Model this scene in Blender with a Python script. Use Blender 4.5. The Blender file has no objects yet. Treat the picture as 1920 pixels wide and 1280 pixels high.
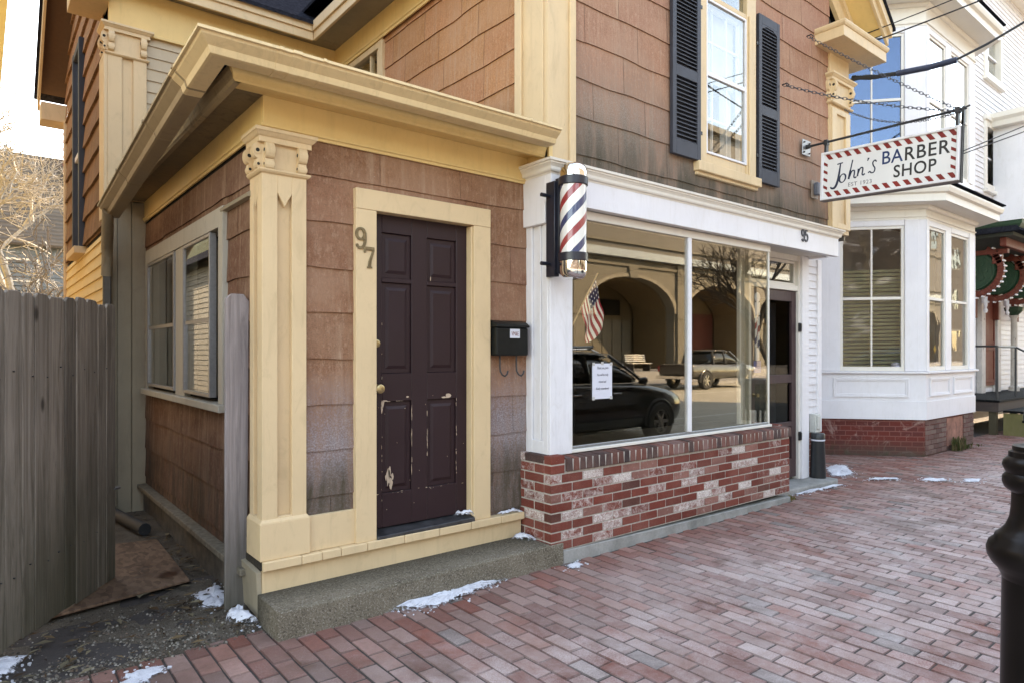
import bpy, bmesh, math, random
from mathutils import Vector, Matrix, noise as mnoise
random.seed(7)
R = math.radians
scn = bpy.context.scene
COL = scn.collection
ROOT = {}

# ------------------------------------------------------------------ meshes
class MB:
    """collects boxes, prisms, tubes; build() links them as ONE mesh object"""
    def __init__(s):
        s.v = []; s.f = []; s.c = []
    def add(s, vs, fs, col=None):
        o = len(s.v)
        s.v += [tuple(p) for p in vs]
        for f in fs:
            s.f.append(tuple(i + o for i in f)); s.c.append(col)
        return s
    def box(s, x0, x1, y0, y1, z0, z1, col=None):
        v = [(x0,y0,z0),(x1,y0,z0),(x1,y1,z0),(x0,y1,z0),(x0,y0,z1),(x1,y0,z1),(x1,y1,z1),(x0,y1,z1)]
        return s.add(v, [(0,3,2,1),(4,5,6,7),(0,1,5,4),(1,2,6,5),(2,3,7,6),(3,0,4,7)], col)
    def hexa(s, bot, top, col=None):
        return s.add(list(bot) + list(top), [(0,3,2,1),(4,5,6,7),(0,1,5,4),(1,2,6,5),(2,3,7,6),(3,0,4,7)], col)
    def prism(s, poly, axis, a0, a1, col=None):
        m = {'x': lambda p, a: (a, p[0], p[1]), 'y': lambda p, a: (p[0], a, p[1]), 'z': lambda p, a: (p[0], p[1], a)}[axis]
        n = len(poly)
        v = [m(p, a0) for p in poly] + [m(p, a1) for p in poly]
        f = [tuple(range(n))[::-1], tuple(range(n, 2*n))] + [(i, (i+1) % n, n + (i+1) % n, n + i) for i in range(n)]
        return s.add(v, f, col)
    def frame(s, u0, u1, z0, z1, w, P, d0, d1, wb=None, wt=None):
        """four butted bars round a rectangle; P(u,d,z) -> point; w bar width inside the rectangle"""
        wb = w if wb is None else wb; wt = w if wt is None else wt
        for a, b, c, d in ((u0, u0+w, z0, z1), (u1-w, u1, z0, z1), (u0+w, u1-w, z0, z0+wb), (u0+w, u1-w, z1-wt, z1)):
            s.slab(a, b, c, d, P, d0, d1)
        return s
    def slab(s, u0, u1, z0, z1, P, d0, d1, col=None):
        return s.hexa([P(u0,d0,z0),P(u1,d0,z0),P(u1,d1,z0),P(u0,d1,z0)], [P(u0,d0,z1),P(u1,d0,z1),P(u1,d1,z1),P(u0,d1,z1)], col)
    def tube(s, pts, r, n=8, r1=None, cap=True, col=None):
        pts = [Vector(p) for p in pts]; m = len(pts); r1 = r if r1 is None else r1
        rs = [r + (r1 - r) * i / (m - 1) for i in range(m)] if not isinstance(r, (list, tuple)) else r
        up = Vector((0,0,1)); rings = []; prev = None
        for i, p in enumerate(pts):
            t = (pts[min(i+1, m-1)] - pts[max(i-1, 0)]).normalized()
            a = prev if prev is not None else (t.cross(up) if abs(t.z) < .95 else t.cross(Vector((1,0,0))))
            a = (a - t * a.dot(t)).normalized(); prev = a; b = t.cross(a)
            rings.append([p + (a * math.cos(2*math.pi*k/n) + b * math.sin(2*math.pi*k/n)) * rs[i] for k in range(n)])
        v = [q for rg in rings for q in rg]; f = []
        for i in range(m-1):
            for k in range(n):
                f.append((i*n+k, i*n+(k+1) % n, (i+1)*n+(k+1) % n, (i+1)*n+k))
        if cap:
            f.append(tuple(range(n))[::-1]); f.append(tuple((m-1)*n+k for k in range(n)))
        return s.add(v, f, col)
    def lathe(s, prof, c=(0,0,0), n=24, axis='z', col=None, cap=True):
        v = []; f = []
        for r, z in prof:
            for k in range(n):
                a = 2*math.pi*k/n; x, y = r*math.cos(a), r*math.sin(a)
                q = (x, y, z) if axis == 'z' else ((x, z, y) if axis == 'y' else (z, x, y))
                v.append((c[0]+q[0], c[1]+q[1], c[2]+q[2]))
        m = len(prof)
        for i in range(m-1):
            for k in range(n):
                f.append((i*n+k, i*n+(k+1) % n, (i+1)*n+(k+1) % n, (i+1)*n+k))
        if cap: f.append(tuple(range(n))[::-1]); f.append(tuple((m-1)*n+k for k in range(n)))
        return s.add(v, f, col)
    def sweep(s, prof, path, closed=False):
        """moulding: prof [(out, up)] closed polygon, path [(x,y,z)]; out is to the right of the path, mitred"""
        path = [Vector(p) for p in path]; m = len(path); n = len(prof); v = []; f = []
        for i, p in enumerate(path):
            d1 = (path[i] - path[i-1]) if i > 0 else (path[1] - path[0])
            d2 = (path[i+1] - path[i]) if i < m-1 else d1
            a = Vector((d1.y, -d1.x)).normalized(); b = Vector((d2.y, -d2.x)).normalized()
            o = (a + b).normalized(); o = o / max(.3, o.dot(a))
            for q in prof:
                v.append((p.x + o.x*q[0], p.y + o.y*q[0], p.z + q[1]))
        for i in range(m-1):
            for k in range(n):
                f.append((i*n+k, i*n+(k+1) % n, (i+1)*n+(k+1) % n, (i+1)*n+k))
        f.append(tuple(range(n))[::-1]); f.append(tuple((m-1)*n+k for k in range(n)))
        return s.add(v, f)
    def disc(s, c, rx, ry, h, n=24, axis='z'):
        return s.lathe([(rx, 0), (rx, h)], c, n, axis)
    def build(s, name, mat, parent=None, bevel=0, smooth=False, local=False, seg=1, sub=0):
        root = parent
        while root is not None and root.parent is not None: root = root.parent
        L = Vector((0,0,0)) if (local or root is None) else ROOT.get(root.name, Vector((0,0,0)))
        me = bpy.data.meshes.new(name)
        me.from_pydata([(p[0]-L.x, p[1]-L.y, p[2]-L.z) for p in s.v], [], s.f)
        if any(c is not None for c in s.c):
            at = me.color_attributes.new('Col', 'FLOAT_COLOR', 'CORNER')
            buf = []
            for f, c in zip(s.f, s.c):
                c = c or (1, 1, 1); c = (c[0], c[1], c[2], c[3] if len(c) > 3 else 0.0)
                for _ in f: buf += c
            at.data.foreach_set('color', buf)
        bm = bmesh.new(); bm.from_mesh(me); bmesh.ops.recalc_face_normals(bm, faces=bm.faces); bm.to_mesh(me); bm.free()
        if smooth: me.polygons.foreach_set('use_smooth', [True]*len(me.polygons))
        me.materials.append(mat)
        o = bpy.data.objects.new(name, me); COL.objects.link(o)
        if parent is not None: o.parent = parent
        if bevel:
            b = o.modifiers.new('edge', 'BEVEL'); b.width = bevel; b.segments = seg; b.limit_method = 'ANGLE'; b.angle_limit = R(40)
        if sub:
            b = o.modifiers.new('sub', 'SUBSURF'); b.levels = sub; b.render_levels = sub
        if smooth and not sub:
            try:
                me.set_sharp_from_angle(angle=R(40))
            except Exception: pass
        return o

def FY(Y, sgn=-1):           # a wall facing -Y: d goes out of the wall towards the street
    return lambda u, d, z: (u, Y + sgn*d, z)
def FX(X, sgn=-1):           # a wall facing -X
    return lambda u, d, z: (X + sgn*d, u, z)

def tag(o, label=None, cat=None, group=None, kind=None):
    if label: o['label'] = label
    if cat: o['category'] = cat
    if group: o['group'] = group
    if kind: o['kind'] = kind
    return o
def thing(name, label, cat, loc=(0,0,0), rz=0, group=None):
    o = bpy.data.objects.new(name, None); COL.objects.link(o); o.empty_display_size = .2
    o.location = loc; o.rotation_euler = (0, 0, rz); ROOT[o.name] = Vector(loc)
    return tag(o, label, cat, group)
def copy_tree(o, parent=None):
    c = o.copy(); COL.objects.link(c)
    if parent is not None: c.parent = parent
    for ch in [q for q in COL.objects if q.parent == o]: copy_tree(ch, c)
    return c

# ------------------------------------------------------------------ materials
class NT:
    def __init__(s, name):
        s.m = bpy.data.materials.new(name); s.m.use_nodes = True; s.t = s.m.node_tree; s.t.nodes.clear()
        s.out = s.t.nodes.new('ShaderNodeOutputMaterial')
    def n(s, typ, ins=None, **props):
        nd = s.t.nodes.new('ShaderNode' + typ)
        for k, v in props.items(): setattr(nd, k, v)
        for k, v in (ins or {}).items():
            sk = nd.inputs[k]
            if isinstance(v, bpy.types.NodeSocket): s.t.links.new(v, sk)
            else:
                if sk.type == 'RGBA' and len(v) == 3: v = (*v, 1)
                sk.default_value = v
        return nd
    def coord(s, scale=(1,1,1)):
        tc = s.n('TexCoord'); mp = s.n('Mapping', {'Vector': tc.outputs['Object'], 'Scale': scale}); return mp.outputs[0]
    def noise(s, scale, detail=4, rough=.6, st=(1,1,1), dist=0):
        return s.n('TexNoise', {'Vector': s.coord(st), 'Scale': scale, 'Detail': detail, 'Roughness': rough, 'Distortion': dist}).outputs['Fac']
    def ramp(s, fac, a, b, lo=0., hi=1.):
        return s.n('MapRange', {'Value': fac, 'From Min': a, 'From Max': b, 'To Min': lo, 'To Max': hi}).outputs[0]
    def mix(s, f, a, b, mode='MIX'):
        nd = s.n('Mix', data_type='RGBA', blend_type=mode)
        for k, v in ((0, f), (6, a), (7, b)):
            if isinstance(v, bpy.types.NodeSocket): s.t.links.new(v, nd.inputs[k])
            else: nd.inputs[k].default_value = v if k == 0 else ((*v, 1) if len(v) == 3 else v)
        return nd.outputs[2]
    def math(s, op, a, b=0.):
        return s.n('Math', {0: a, 1: b}, operation=op).outputs[0]
    def z(s):
        tc = s.n('TexCoord'); return s.n('SeparateXYZ', {0: tc.outputs['Object']}).outputs
    def col(s): return s.n('VertexColor', layer_name='Col').outputs[0]
    def bump(s, h, st=.3, dist=.01):
        return s.n('Bump', {'Height': h, 'Strength': st, 'Distance': dist}).outputs[0]
    def done(s, base, rough=.5, nrm=None, metal=0., spec=.5, coat=0.):
        ins = {'Base Color': base, 'Roughness': rough, 'Metallic': metal, 'Specular IOR Level': spec}
        if coat: ins['Coat Weight'] = coat; ins['Coat Roughness'] = .05
        if nrm is not None: ins['Normal'] = nrm
        b = s.n('BsdfPrincipled', ins); s.t.links.new(b.outputs[0], s.out.inputs[0]); return s.m

def k(c, f): return tuple(min(1, max(0, x*f)) for x in c)

def paint(name, c, rough=.5, var=.1, dirt=.35, dirtc=(.22,.17,.11), chips=0., chipc=(.35,.27,.2), grain=(1,1,.08), bump=.25, spec=.3):
    t = NT(name)
    n1 = t.noise(2.2, 5, .65); n2 = t.noise(38, 4, .6, grain); n3 = t.noise(9, 6, .7, (1,1,.35), 1.5)
    base = t.mix(t.ramp(n1, .3, .7), k(c, 1-var), k(c, 1+var*.7))
    base = t.mix(t.math('MULTIPLY', t.ramp(n3, .52, .78), dirt), base, dirtc)
    spots = t.ramp(t.noise(75, 3, .6), .70, .76, 0, .5*dirt+.08)
    base = t.mix(spots, base, k(dirtc, .7))
    drip = t.noise(13, 5, .7, (1,1,.07))
    base = t.mix(t.math('MULTIPLY', t.ramp(drip, .55, .72), dirt*.8), base, k(c, .62))
    if chips:
        n4 = t.noise(14, 8, .72, (1,1,.5), .6)
        base = t.mix(t.ramp(n4, .735-chips, .75-chips), base, chipc)
    h = t.math('ADD', t.math('MULTIPLY', n2, .6), t.math('MULTIPLY', n3, .5))
    return t.done(base, t.ramp(n1, .3, .7, rough-.08, rough+.1), t.bump(h, bump, .006), 0, spec)

def plain(name, c, rough=.5, metal=0., var=.08, scale=20, bump=.1, spec=.5, coat=0.):
    t = NT(name); n = t.noise(scale, 4, .6)
    return t.done(t.mix(t.ramp(n, .3, .7), k(c, 1-var), k(c, 1+var)), rough, t.bump(n, bump, .004) if bump else None, metal, spec, coat)

def shingle_mat(name, c, grey=(.30,.27,.25), zlo=0., zhi=1., low=.8, amb=.3, dark=(.07,.055,.045), darkamt=.5, dz=(0., .1)):
    """mineral fibre shingles: per-shingle tone, vertical grain, grey weathering that is heaviest between zlo and zhi"""
    t = NT(name); xyz = t.z()
    gr = t.noise(60, 4, .65, (1,1,.05)); bl = t.noise(1.3, 5, .7, (1,1,.6)); st = t.noise(7, 5, .7, (1,1,.16), .5); fine = t.noise(105, 3, .75)
    base = t.mix(1., c, t.col(), 'MULTIPLY')
    base = t.mix(t.ramp(gr, .36, .62, 0, .4), base, k(c, .6))
    base = t.mix(t.ramp(fine, .46, .62, 0, .6), base, k(c, .48))
    base = t.mix(t.ramp(t.noise(48, 3, .8, (1,1,.5)), .52, .66, 0, .45), base, t.mix(.5, k(c, 1.25), (.48,.36,.26)))
    base = t.mix(t.ramp(t.noise(2.3, 4, .6, (1,1,1.6)), .42, .66, 0, .55), base, t.mix(.5, k(c, 1.12), (.36,.24,.165)))
    pale = t.noise(16, 4, .65, (1,1,.05))
    base = t.mix(t.math('MULTIPLY', t.ramp(pale, .52, .68, 0, .5), t.ramp(st, .4, .6, .3, 1)), base, (.48,.335,.235))
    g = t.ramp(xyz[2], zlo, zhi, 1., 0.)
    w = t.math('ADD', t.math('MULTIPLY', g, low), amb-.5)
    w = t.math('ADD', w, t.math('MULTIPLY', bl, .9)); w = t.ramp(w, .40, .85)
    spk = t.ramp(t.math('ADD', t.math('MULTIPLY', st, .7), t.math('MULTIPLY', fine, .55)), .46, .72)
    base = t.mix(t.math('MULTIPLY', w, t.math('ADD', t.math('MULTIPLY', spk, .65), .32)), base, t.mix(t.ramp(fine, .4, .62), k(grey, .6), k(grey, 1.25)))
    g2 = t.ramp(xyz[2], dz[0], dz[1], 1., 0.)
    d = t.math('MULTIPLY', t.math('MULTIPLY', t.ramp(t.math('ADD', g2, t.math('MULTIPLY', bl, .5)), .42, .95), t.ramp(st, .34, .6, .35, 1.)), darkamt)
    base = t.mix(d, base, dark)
    base = t.mix(t.math('MULTIPLY', t.ramp(t.noise(95, 2, .5), .74, .78), .5), base, (.6,.54,.48))
    h = t.math('ADD', t.math('MULTIPLY', gr, .8), t.math('MULTIPLY', fine, .35))
    return t.done(base, .85, t.bump(h, .45, .006), 0, .25)

def wood(name, c1, c2, rough=.8, knots=True, green=0.):
    t = NT(name)
    g = t.noise(22, 7, .75, (1,1,.04), 1.6); b = t.noise(2.5, 4, .6, (1,1,.3)); xyz = t.z()
    base = t.mix(t.ramp(g, .36, .62), c1, c2)
    base = t.mix(t.ramp(g, .60, .68, 0, .7), base, k(c1, .35))
    base = t.mix(t.ramp(b, .45, .75, 0, .5), base, k(c1, .55))
    base = t.mix(1., base, t.col(), 'MULTIPLY')
    if knots:
        v = t.n('TexVoronoi', {'Vector': t.coord((1,1,.42)), 'Scale': 5.5}).outputs['Distance']
        base = t.mix(t.ramp(v, .05, .12, .85, 0), base, (.03,.022,.018))
    if green:
        base = t.mix(t.math('MULTIPLY', t.ramp(xyz[2], .0, 1.1, 1., 0.), t.ramp(b, .3, .6, .3, green)), base, (.045,.045,.02))
    return t.done(base, rough, t.bump(g, .6, .008), 0, .25)

def brick_mat(name, rough=.85):
    t = NT(name); n = t.noise(26, 5, .7); m = t.noise(17, 6, .75, (1,1,1), .9); f = t.noise(120, 3, .7); vc = t.n('VertexColor', layer_name='Col')
    base = t.mix(t.ramp(n, .3, .75, 0, .4), t.col(), (.09,.03,.025))
    base = t.mix(t.ramp(f, .6, .75, 0, .25), base, (.42,.3,.26))
    base = t.mix(t.math('MULTIPLY', t.ramp(t.noise(3.5, 4, .6), .35, .7, .0, .30), t.ramp(f, .35, .6, .4, 1.)), base, (.40,.20,.16))
    wh = t.ramp(t.math('ADD', m, t.math('MULTIPLY', vc.outputs[1], .62)), .80, 1.08)
    base = t.mix(wh, base, t.mix(t.ramp(f, .38, .6), (.40,.27,.24), (.68,.63,.58)))
    return t.done(base, rough, t.bump(t.math('ADD', n, t.math('MULTIPLY', f, .5)), .5, .006), 0, .2)

def pane_mat(name, boost=.05, tint=(.86,.86,.82), wave=0., refl=(1,1,1), gain=1.6):
    t = NT(name)
    nrm = None
    if wave:
        nrm = t.bump(t.noise(2.6, 2, .5), wave, .02)
    bf = t.n('NewGeometry').outputs['Backfacing']; ior = t.ramp(bf, 0., 1., 1.52, 1/1.52)
    fr = t.n('Fresnel', {'IOR': ior, **({'Normal': nrm} if nrm else {})}).outputs[0]
    fac = t.math('MINIMUM', t.math('ADD', t.math('MULTIPLY', fr, gain), boost), 1.)
    tr = t.n('BsdfTransparent', {'Color': tint}); gl = t.n('BsdfGlossy', {'Color': refl, 'Roughness': 0.012, **({'Normal': nrm} if nrm else {})})
    mx = t.n('MixShader', {0: fac, 1: tr.outputs[0], 2: gl.outputs[0]}); t.t.links.new(mx.outputs[0], t.out.inputs[0])
    return t.m

CREAM = (.67,.488,.292)
M = {}
M['cream'] = paint('cream_paint', CREAM, .5, .06, .34, (.34,.24,.13), chips=.018, chipc=(.30,.22,.14), bump=.25)
M['cream_old'] = paint('cream_paint_flaking', CREAM, .55, .08, .3, (.32,.22,.12), chips=.05, chipc=(.2,.15,.1), bump=.35)
M['cream_eave_glow'] = paint('cream_paint_eave_glow', (.76,.53,.235), .5, .06, .25, (.45,.29,.12), bump=.2)  # warm light under the eaves put into a richer cream
M['cream_grey'] = paint('greyed_cream_paint', (.31,.255,.18), .6, .12, .4, (.18,.15,.11), chips=.03, chipc=(.2,.18,.15), bump=.35)
M['white'] = paint('white_paint', (.74,.72,.735), .42, .05, .22, (.5,.45,.38), bump=.15)
M['white_old'] = paint('white_paint_worn', (.72,.70,.71), .5, .07, .34, (.42,.36,.29), chips=.035, chipc=(.4,.36,.33), bump=.35)
M['white_warm'] = paint('warm_white_paint', (.74,.69,.62), .45, .04, .15, (.5,.42,.33), bump=.15)
M['window_grey'] = paint('grey_window_paint', (.42,.385,.32), .55, .1, .4, (.17,.15,.12), chips=.03, chipc=(.2,.18,.15))
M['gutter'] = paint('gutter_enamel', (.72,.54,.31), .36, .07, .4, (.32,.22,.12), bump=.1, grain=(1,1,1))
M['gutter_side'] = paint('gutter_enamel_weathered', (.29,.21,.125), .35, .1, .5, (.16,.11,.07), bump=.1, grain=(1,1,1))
M['shutter'] = plain('slate_shutter_paint', (.024,.026,.037), .55, var=.2, scale=8)
M['door'] = paint('dark_plum_door_paint', (.027,.0115,.0135), .5, .12, .1, (.05,.035,.03), bump=.2)
M['peel'] = paint('bare_primer', (.50,.37,.27), .7, .1, .3)
M['shopdoor'] = paint('brown_door_paint', (.060,.033,.034), .5, .1, .15)
M['black'] = plain('black_iron', (.018,.018,.02), .45, 0, .2, 40, .15)
M['lamp_black'] = plain('glossy_black_enamel', (.007,.0056,.0052), .3, 0, .2, 6, .03, .2, .0)
M['pole_black'] = plain('pole_black_enamel', (.014,.015,.024), .35, 0, .2, 30, .1)
M['chrome'] = plain('chrome', (.78,.76,.73), .08, 1., .03, 6, .02)
M['brass'] = plain('aged_brass', (.42,.32,.17), .35, 1., .2, 30, .1)
M['bronze'] = plain('bronze_numerals', (.21,.155,.085), .45, .6, .25, 60, .2)
M['steel'] = plain('galvanised_steel', (.34,.35,.36), .42, .9, .15, 60, .1)
M['chain'] = plain('chain_steel', (.12,.12,.13), .45, .8, .2, 90, .1)
M['dark'] = plain('dark_recess', (.02,.016,.012), .9, 0, .2, 5, 0)
M['room'] = plain('dark_room_wall', (.06,.045,.032), .9, 0, .2, 2, 0)
M['roomfloor'] = plain('room_floor', (.06,.04,.025), .6, 0, .2, 3, 0)
M['curtain'] = plain('net_curtain', (.62,.62,.64), .9, 0, .1, 5, .1)
M['blind'] = plain('blind_slats', (.50,.50,.36), .6, 0, .15, 3, .1)
M['leather'] = plain('brown_leather', (.16,.06,.03), .4, 0, .2, 14, .2)
M['paper'] = plain('white_paper', (.62,.62,.68), .8, 0, .02, 8, 0)
M['ink'] = plain('black_ink', (.02,.02,.03), .7, 0, 0, 8, 0)
M['sign_white'] = paint('sign_white_paint', (.70,.68,.66), .45, .04, .1, (.5,.45,.4), bump=.1)
M['sign_red'] = paint('sign_red_paint', (.23,.022,.018), .5, .3, .2, (.45,.12,.06), chips=.02, chipc=(.5,.38,.33), bump=.1)
M['sign_navy'] = paint('sign_navy_paint', (.020,.028,.055), .5, .3, .35, (.12,.13,.16), chips=.05, chipc=(.5,.5,.5), bump=.1)
M['sign_blue'] = paint('sign_blue_paint', (.018,.045,.13), .5, .3, .3, (.12,.16,.25), chips=.05, chipc=(.5,.5,.52), bump=.1)
M['sign_charcoal'] = paint('sign_charcoal_paint', (.035,.033,.033), .5, .3, .35, (.16,.15,.14), chips=.05, chipc=(.5,.5,.5), bump=.1)
M['sign_grey'] = paint('sign_grey_paint', (.16,.16,.17), .5, .2, .2)
M['pane'] = pane_mat('window_glass', .02, (.9,.9,.87), 0)
M['pane_shop'] = pane_mat('shop_plate_glass', .012, (.96,.95,.91), .006, (1,.95,.86))
M['pane_wavy'] = pane_mat('old_wavy_glass', .0, (.88,.88,.85), .05, (1,1,1), .8)
M['pane_sky'] = pane_mat('reflective_old_glass', .5, (.8,.82,.85), .02)
M['pane_blue'] = pane_mat('sky_tinted_glass', .0, (.7,.8,.95), .03, (.55,.74,1))  # blue of the reflected sky put into the glass tint
M['mortar'] = plain('mortar', (.42,.37,.32), .95, 0, .2, 40, .5)
M['brick'] = brick_mat('brick')
M['asphalt_roof'] = plain('roof_shingles', (.020,.021,.027), .95, 0, .5, 30, .6, 0.)
M['mail'] = plain('black_mailbox_enamel', (.008,.009,.0085), .4, 0, .2, 25, .08, .22)
M['rubber'] = plain('rubber', (.015,.015,.016), .7, 0, .1, 30, .1)
M['bin'] = plain('black_bin_plastic', (.016,.018,.02), .45, 0, .15, 20, .1)
M['alarm'] = plain('alarm_housing', (.10,.11,.14), .5, 0, .1, 20, .05)
M['utility'] = plain('utility_box_paint', (.50,.50,.46), .5, 0, .1, 15, .1)
M['signal_yellow'] = plain('yellow_diamond', (.75,.42,.06), .5, 0, .05, 10, 0)

M['cream_wing_shade'] = paint('shaded_wing_cream', (.50,.395,.27), .55, .07, .25, (.3,.22,.14), bump=.2)  # cream greyed to carry the shade on the wing front
# ------------------------------------------------------------------ camera, light, sky
cd = bpy.data.cameras.new('camera'); cam = bpy.data.objects.new('camera', cd); COL.objects.link(cam)
cam.location = (0, 0, 1.5); cam.rotation_euler = (R(90), 0, R(51.0446-90))
cd.sensor_width = 36; cd.lens = 1237/1920*36; cd.shift_y = 20/1920; cd.clip_end = 600; cd.clip_start = .05
scn.camera = cam
SUN = Vector((.45, .65, .60)).normalized()
el = math.asin(SUN.z)
w = bpy.data.worlds.new('World'); scn.world = w; w.use_nodes = True
nt = w.node_tree; bg = nt.nodes['Background']
sky = nt.nodes.new('ShaderNodeTexSky'); sky.sky_type = 'NISHITA'; sky.sun_disc = False
sky.sun_elevation = el; sky.sun_rotation = math.atan2(SUN.x, SUN.y); sky.air_density = 1.0; sky.dust_density = .5; sky.ozone_density = .7
nt.links.new(sky.outputs[0], bg.inputs[0]); bg.inputs[1].default_value = .15
sl = bpy.data.lights.new('sun', 'SUN'); sl.energy = 2.0; sl.angle = R(.53); sl.color = (1, .9, .76)
so = bpy.data.objects.new('sun', sl); COL.objects.link(so); so.rotation_euler = SUN.to_track_quat('Z', 'Y').to_euler()
vs = scn.view_settings; vs.view_transform = 'Standard'; vs.look = 'None'; vs.gamma = 1; vs.exposure = 3.2
try:
    vs.use_white_balance = True; vs.white_balance_temperature = 9700; vs.white_balance_tint = 13
except Exception: pass
cy = scn.cycles
cy.max_bounces = 8; cy.transparent_max_bounces = 16; cy.glossy_bounces = 5; cy.diffuse_bounces = 4
cy.caustics_reflective = False; cy.caustics_refractive = False
cy.use_denoising = True
try: cy.denoiser = 'OPENIMAGEDENOISE'
except Exception: pass
cy.sample_clamp_indirect = 6

def S(o): return tag(o, kind='structure')

# ------------------------------------------------------------------ ground
t = NT('earth'); n = t.noise(1.1, 6, .7); n2 = t.noise(40, 4, .7)
EARTH = t.done(t.mix(t.ramp(n, .3, .7), (.035,.027,.02), (.10,.08,.06)), .95, t.bump(n2, .6, .02), 0, .2)
S(MB().box(-250, 250, -250, 250, -.6, -.30).build('ground', EARTH))
t = NT('asphalt'); n = t.noise(.6, 6, .7); n2 = t.noise(90, 3, .7); n3 = t.noise(5, 5, .7, (.15,1,1))
ASPH = t.done(t.mix(t.ramp(n3, .4, .75, 0, .5), t.mix(t.ramp(n, .3, .7), (.27,.25,.21), (.37,.345,.29)), (.45,.42,.36)), .85, t.bump(n2, .5, .006), 0, .3)
S(MB().box(-60, 120, -13, .14, -.295, -.13).build('road', ASPH))
GRAN = plain('granite', (.27,.26,.255), .8, 0, .25, 60, .4)
CONC = None
t = NT('concrete_aggregate'); n = t.noise(95, 4, .8); n2 = t.noise(4, 5, .7); xyz = t.z(); v = t.n('TexVoronoi', {'Vector': t.coord(), 'Scale': 85.}).outputs['Color']
b = t.mix(t.ramp(n2, .3, .7), (.115,.093,.066), (.22,.185,.14)); b = t.mix(t.ramp(n, .5, .62, 0, .85), b, (.36,.32,.26)); b = t.mix(t.ramp(t.noise(75,3,.75), .56, .66, 0, .85), b, (.05,.042,.03))
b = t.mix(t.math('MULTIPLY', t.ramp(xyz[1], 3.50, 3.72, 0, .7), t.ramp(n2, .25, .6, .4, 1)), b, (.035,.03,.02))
CONC = t.done(b, .95, t.bump(n, .8, .012), 0, .15)
t = NT('smooth_concrete'); n = t.noise(3, 6, .75); n2 = t.noise(60, 4, .7)
CONC2 = t.done(t.mix(t.ramp(n2, .5, .8, 0, .4), t.mix(t.ramp(n, .3, .7), (.17,.165,.15), (.36,.345,.32)), (.12,.11,.10)), .9, t.bump(n2, .4, .006), 0, .2)
kb = MB(); x = -20
while x < 60:
    L_ = random.uniform(1.6, 2.3); kb.box(x+.004, x+L_-.004, .145, .29, -.28, .0); x += L_
S(kb.build('kerb', GRAN, bevel=.012))

# the pavement: every brick real, long side across the walk, half-bond
t = NT('paving_brick'); n = t.noise(30, 5, .7); f = t.noise(150, 3, .7); big = t.noise(.55, 5, .7); mid = t.noise(3.4, 6, .75, (1,1,1), .4); xyz = t.z()
vc = t.n('VertexColor', layer_name='Col')
b = t.mix(t.ramp(n, .3, .75, 0, .45), vc.outputs[0], k((.16,.075,.06), .8))
b = t.mix(t.ramp(f, .58, .75, 0, .35), b, (.42,.33,.31))
near = t.n('MapRange', {'Value': xyz[1], 'From Min': 3.35, 'From Max': 2.4, 'To Min': .0, 'To Max': 1.}).outputs[0]
salt = t.math('MULTIPLY', t.ramp(t.math('ADD', t.math('MULTIPLY', big, .75), t.math('MULTIPLY', mid, .6)), .52, .86, 0, 1.), near)
rimf = t.math('MULTIPLY', t.ramp(t.math('ADD', t.math('MULTIPLY', mid, .7), t.math('MULTIPLY', vc.outputs[1], .45)), .46, .80), near)
b = t.mix(t.math('MULTIPLY', rimf, t.ramp(f, .34, .64, .12, .75)), b, (.53,.415,.385))
b = t.mix(t.math('MULTIPLY', salt, t.ramp(t.math('ADD', t.math('MULTIPLY', n, .6), t.math('MULTIPLY', f, .6)), .35, .8, .25, .9)), b, (.57,.485,.46))
wet = t.ramp(t.noise(1.1, 4, .6, (1,1,1), .8), .60, .68)
wl = t.math('MULTIPLY', t.ramp(xyz[0], 1.9, .5, 0., 1.), t.ramp(t.noise(2.6, 5, .7, (1,1,1), .6), .40, .62))
wet = t.math('MAXIMUM', wet, wl)
b = t.mix(t.math('MULTIPLY', wet, .5), b, (.085,.042,.028))
b = t.mix(t.math('MULTIPLY', t.ramp(t.noise(5.5, 6, .8, (1,1,1), 1.2), .63, .70), .4), b, (.07,.05,.042))
PAVE = t.done(b, t.math('SUBTRACT', .88, t.math('MULTIPLY', wet, .3)), t.bump(t.math('ADD', n, t.math('MULTIPLY', f, .4)), .5, .006), 0, .3)
t = NT('joint_sand'); n = t.noise(60, 4, .7)
JOINT = t.done(t.mix(n, (.02,.015,.013), (.07,.055,.048)), .95, t.bump(n, .5, .004))
pal = [(.285,.122,.092),(.26,.098,.074),(.305,.152,.12),(.23,.086,.064),(.33,.18,.148),(.29,.137,.108),(.25,.142,.118),(.315,.17,.14)]
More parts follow.
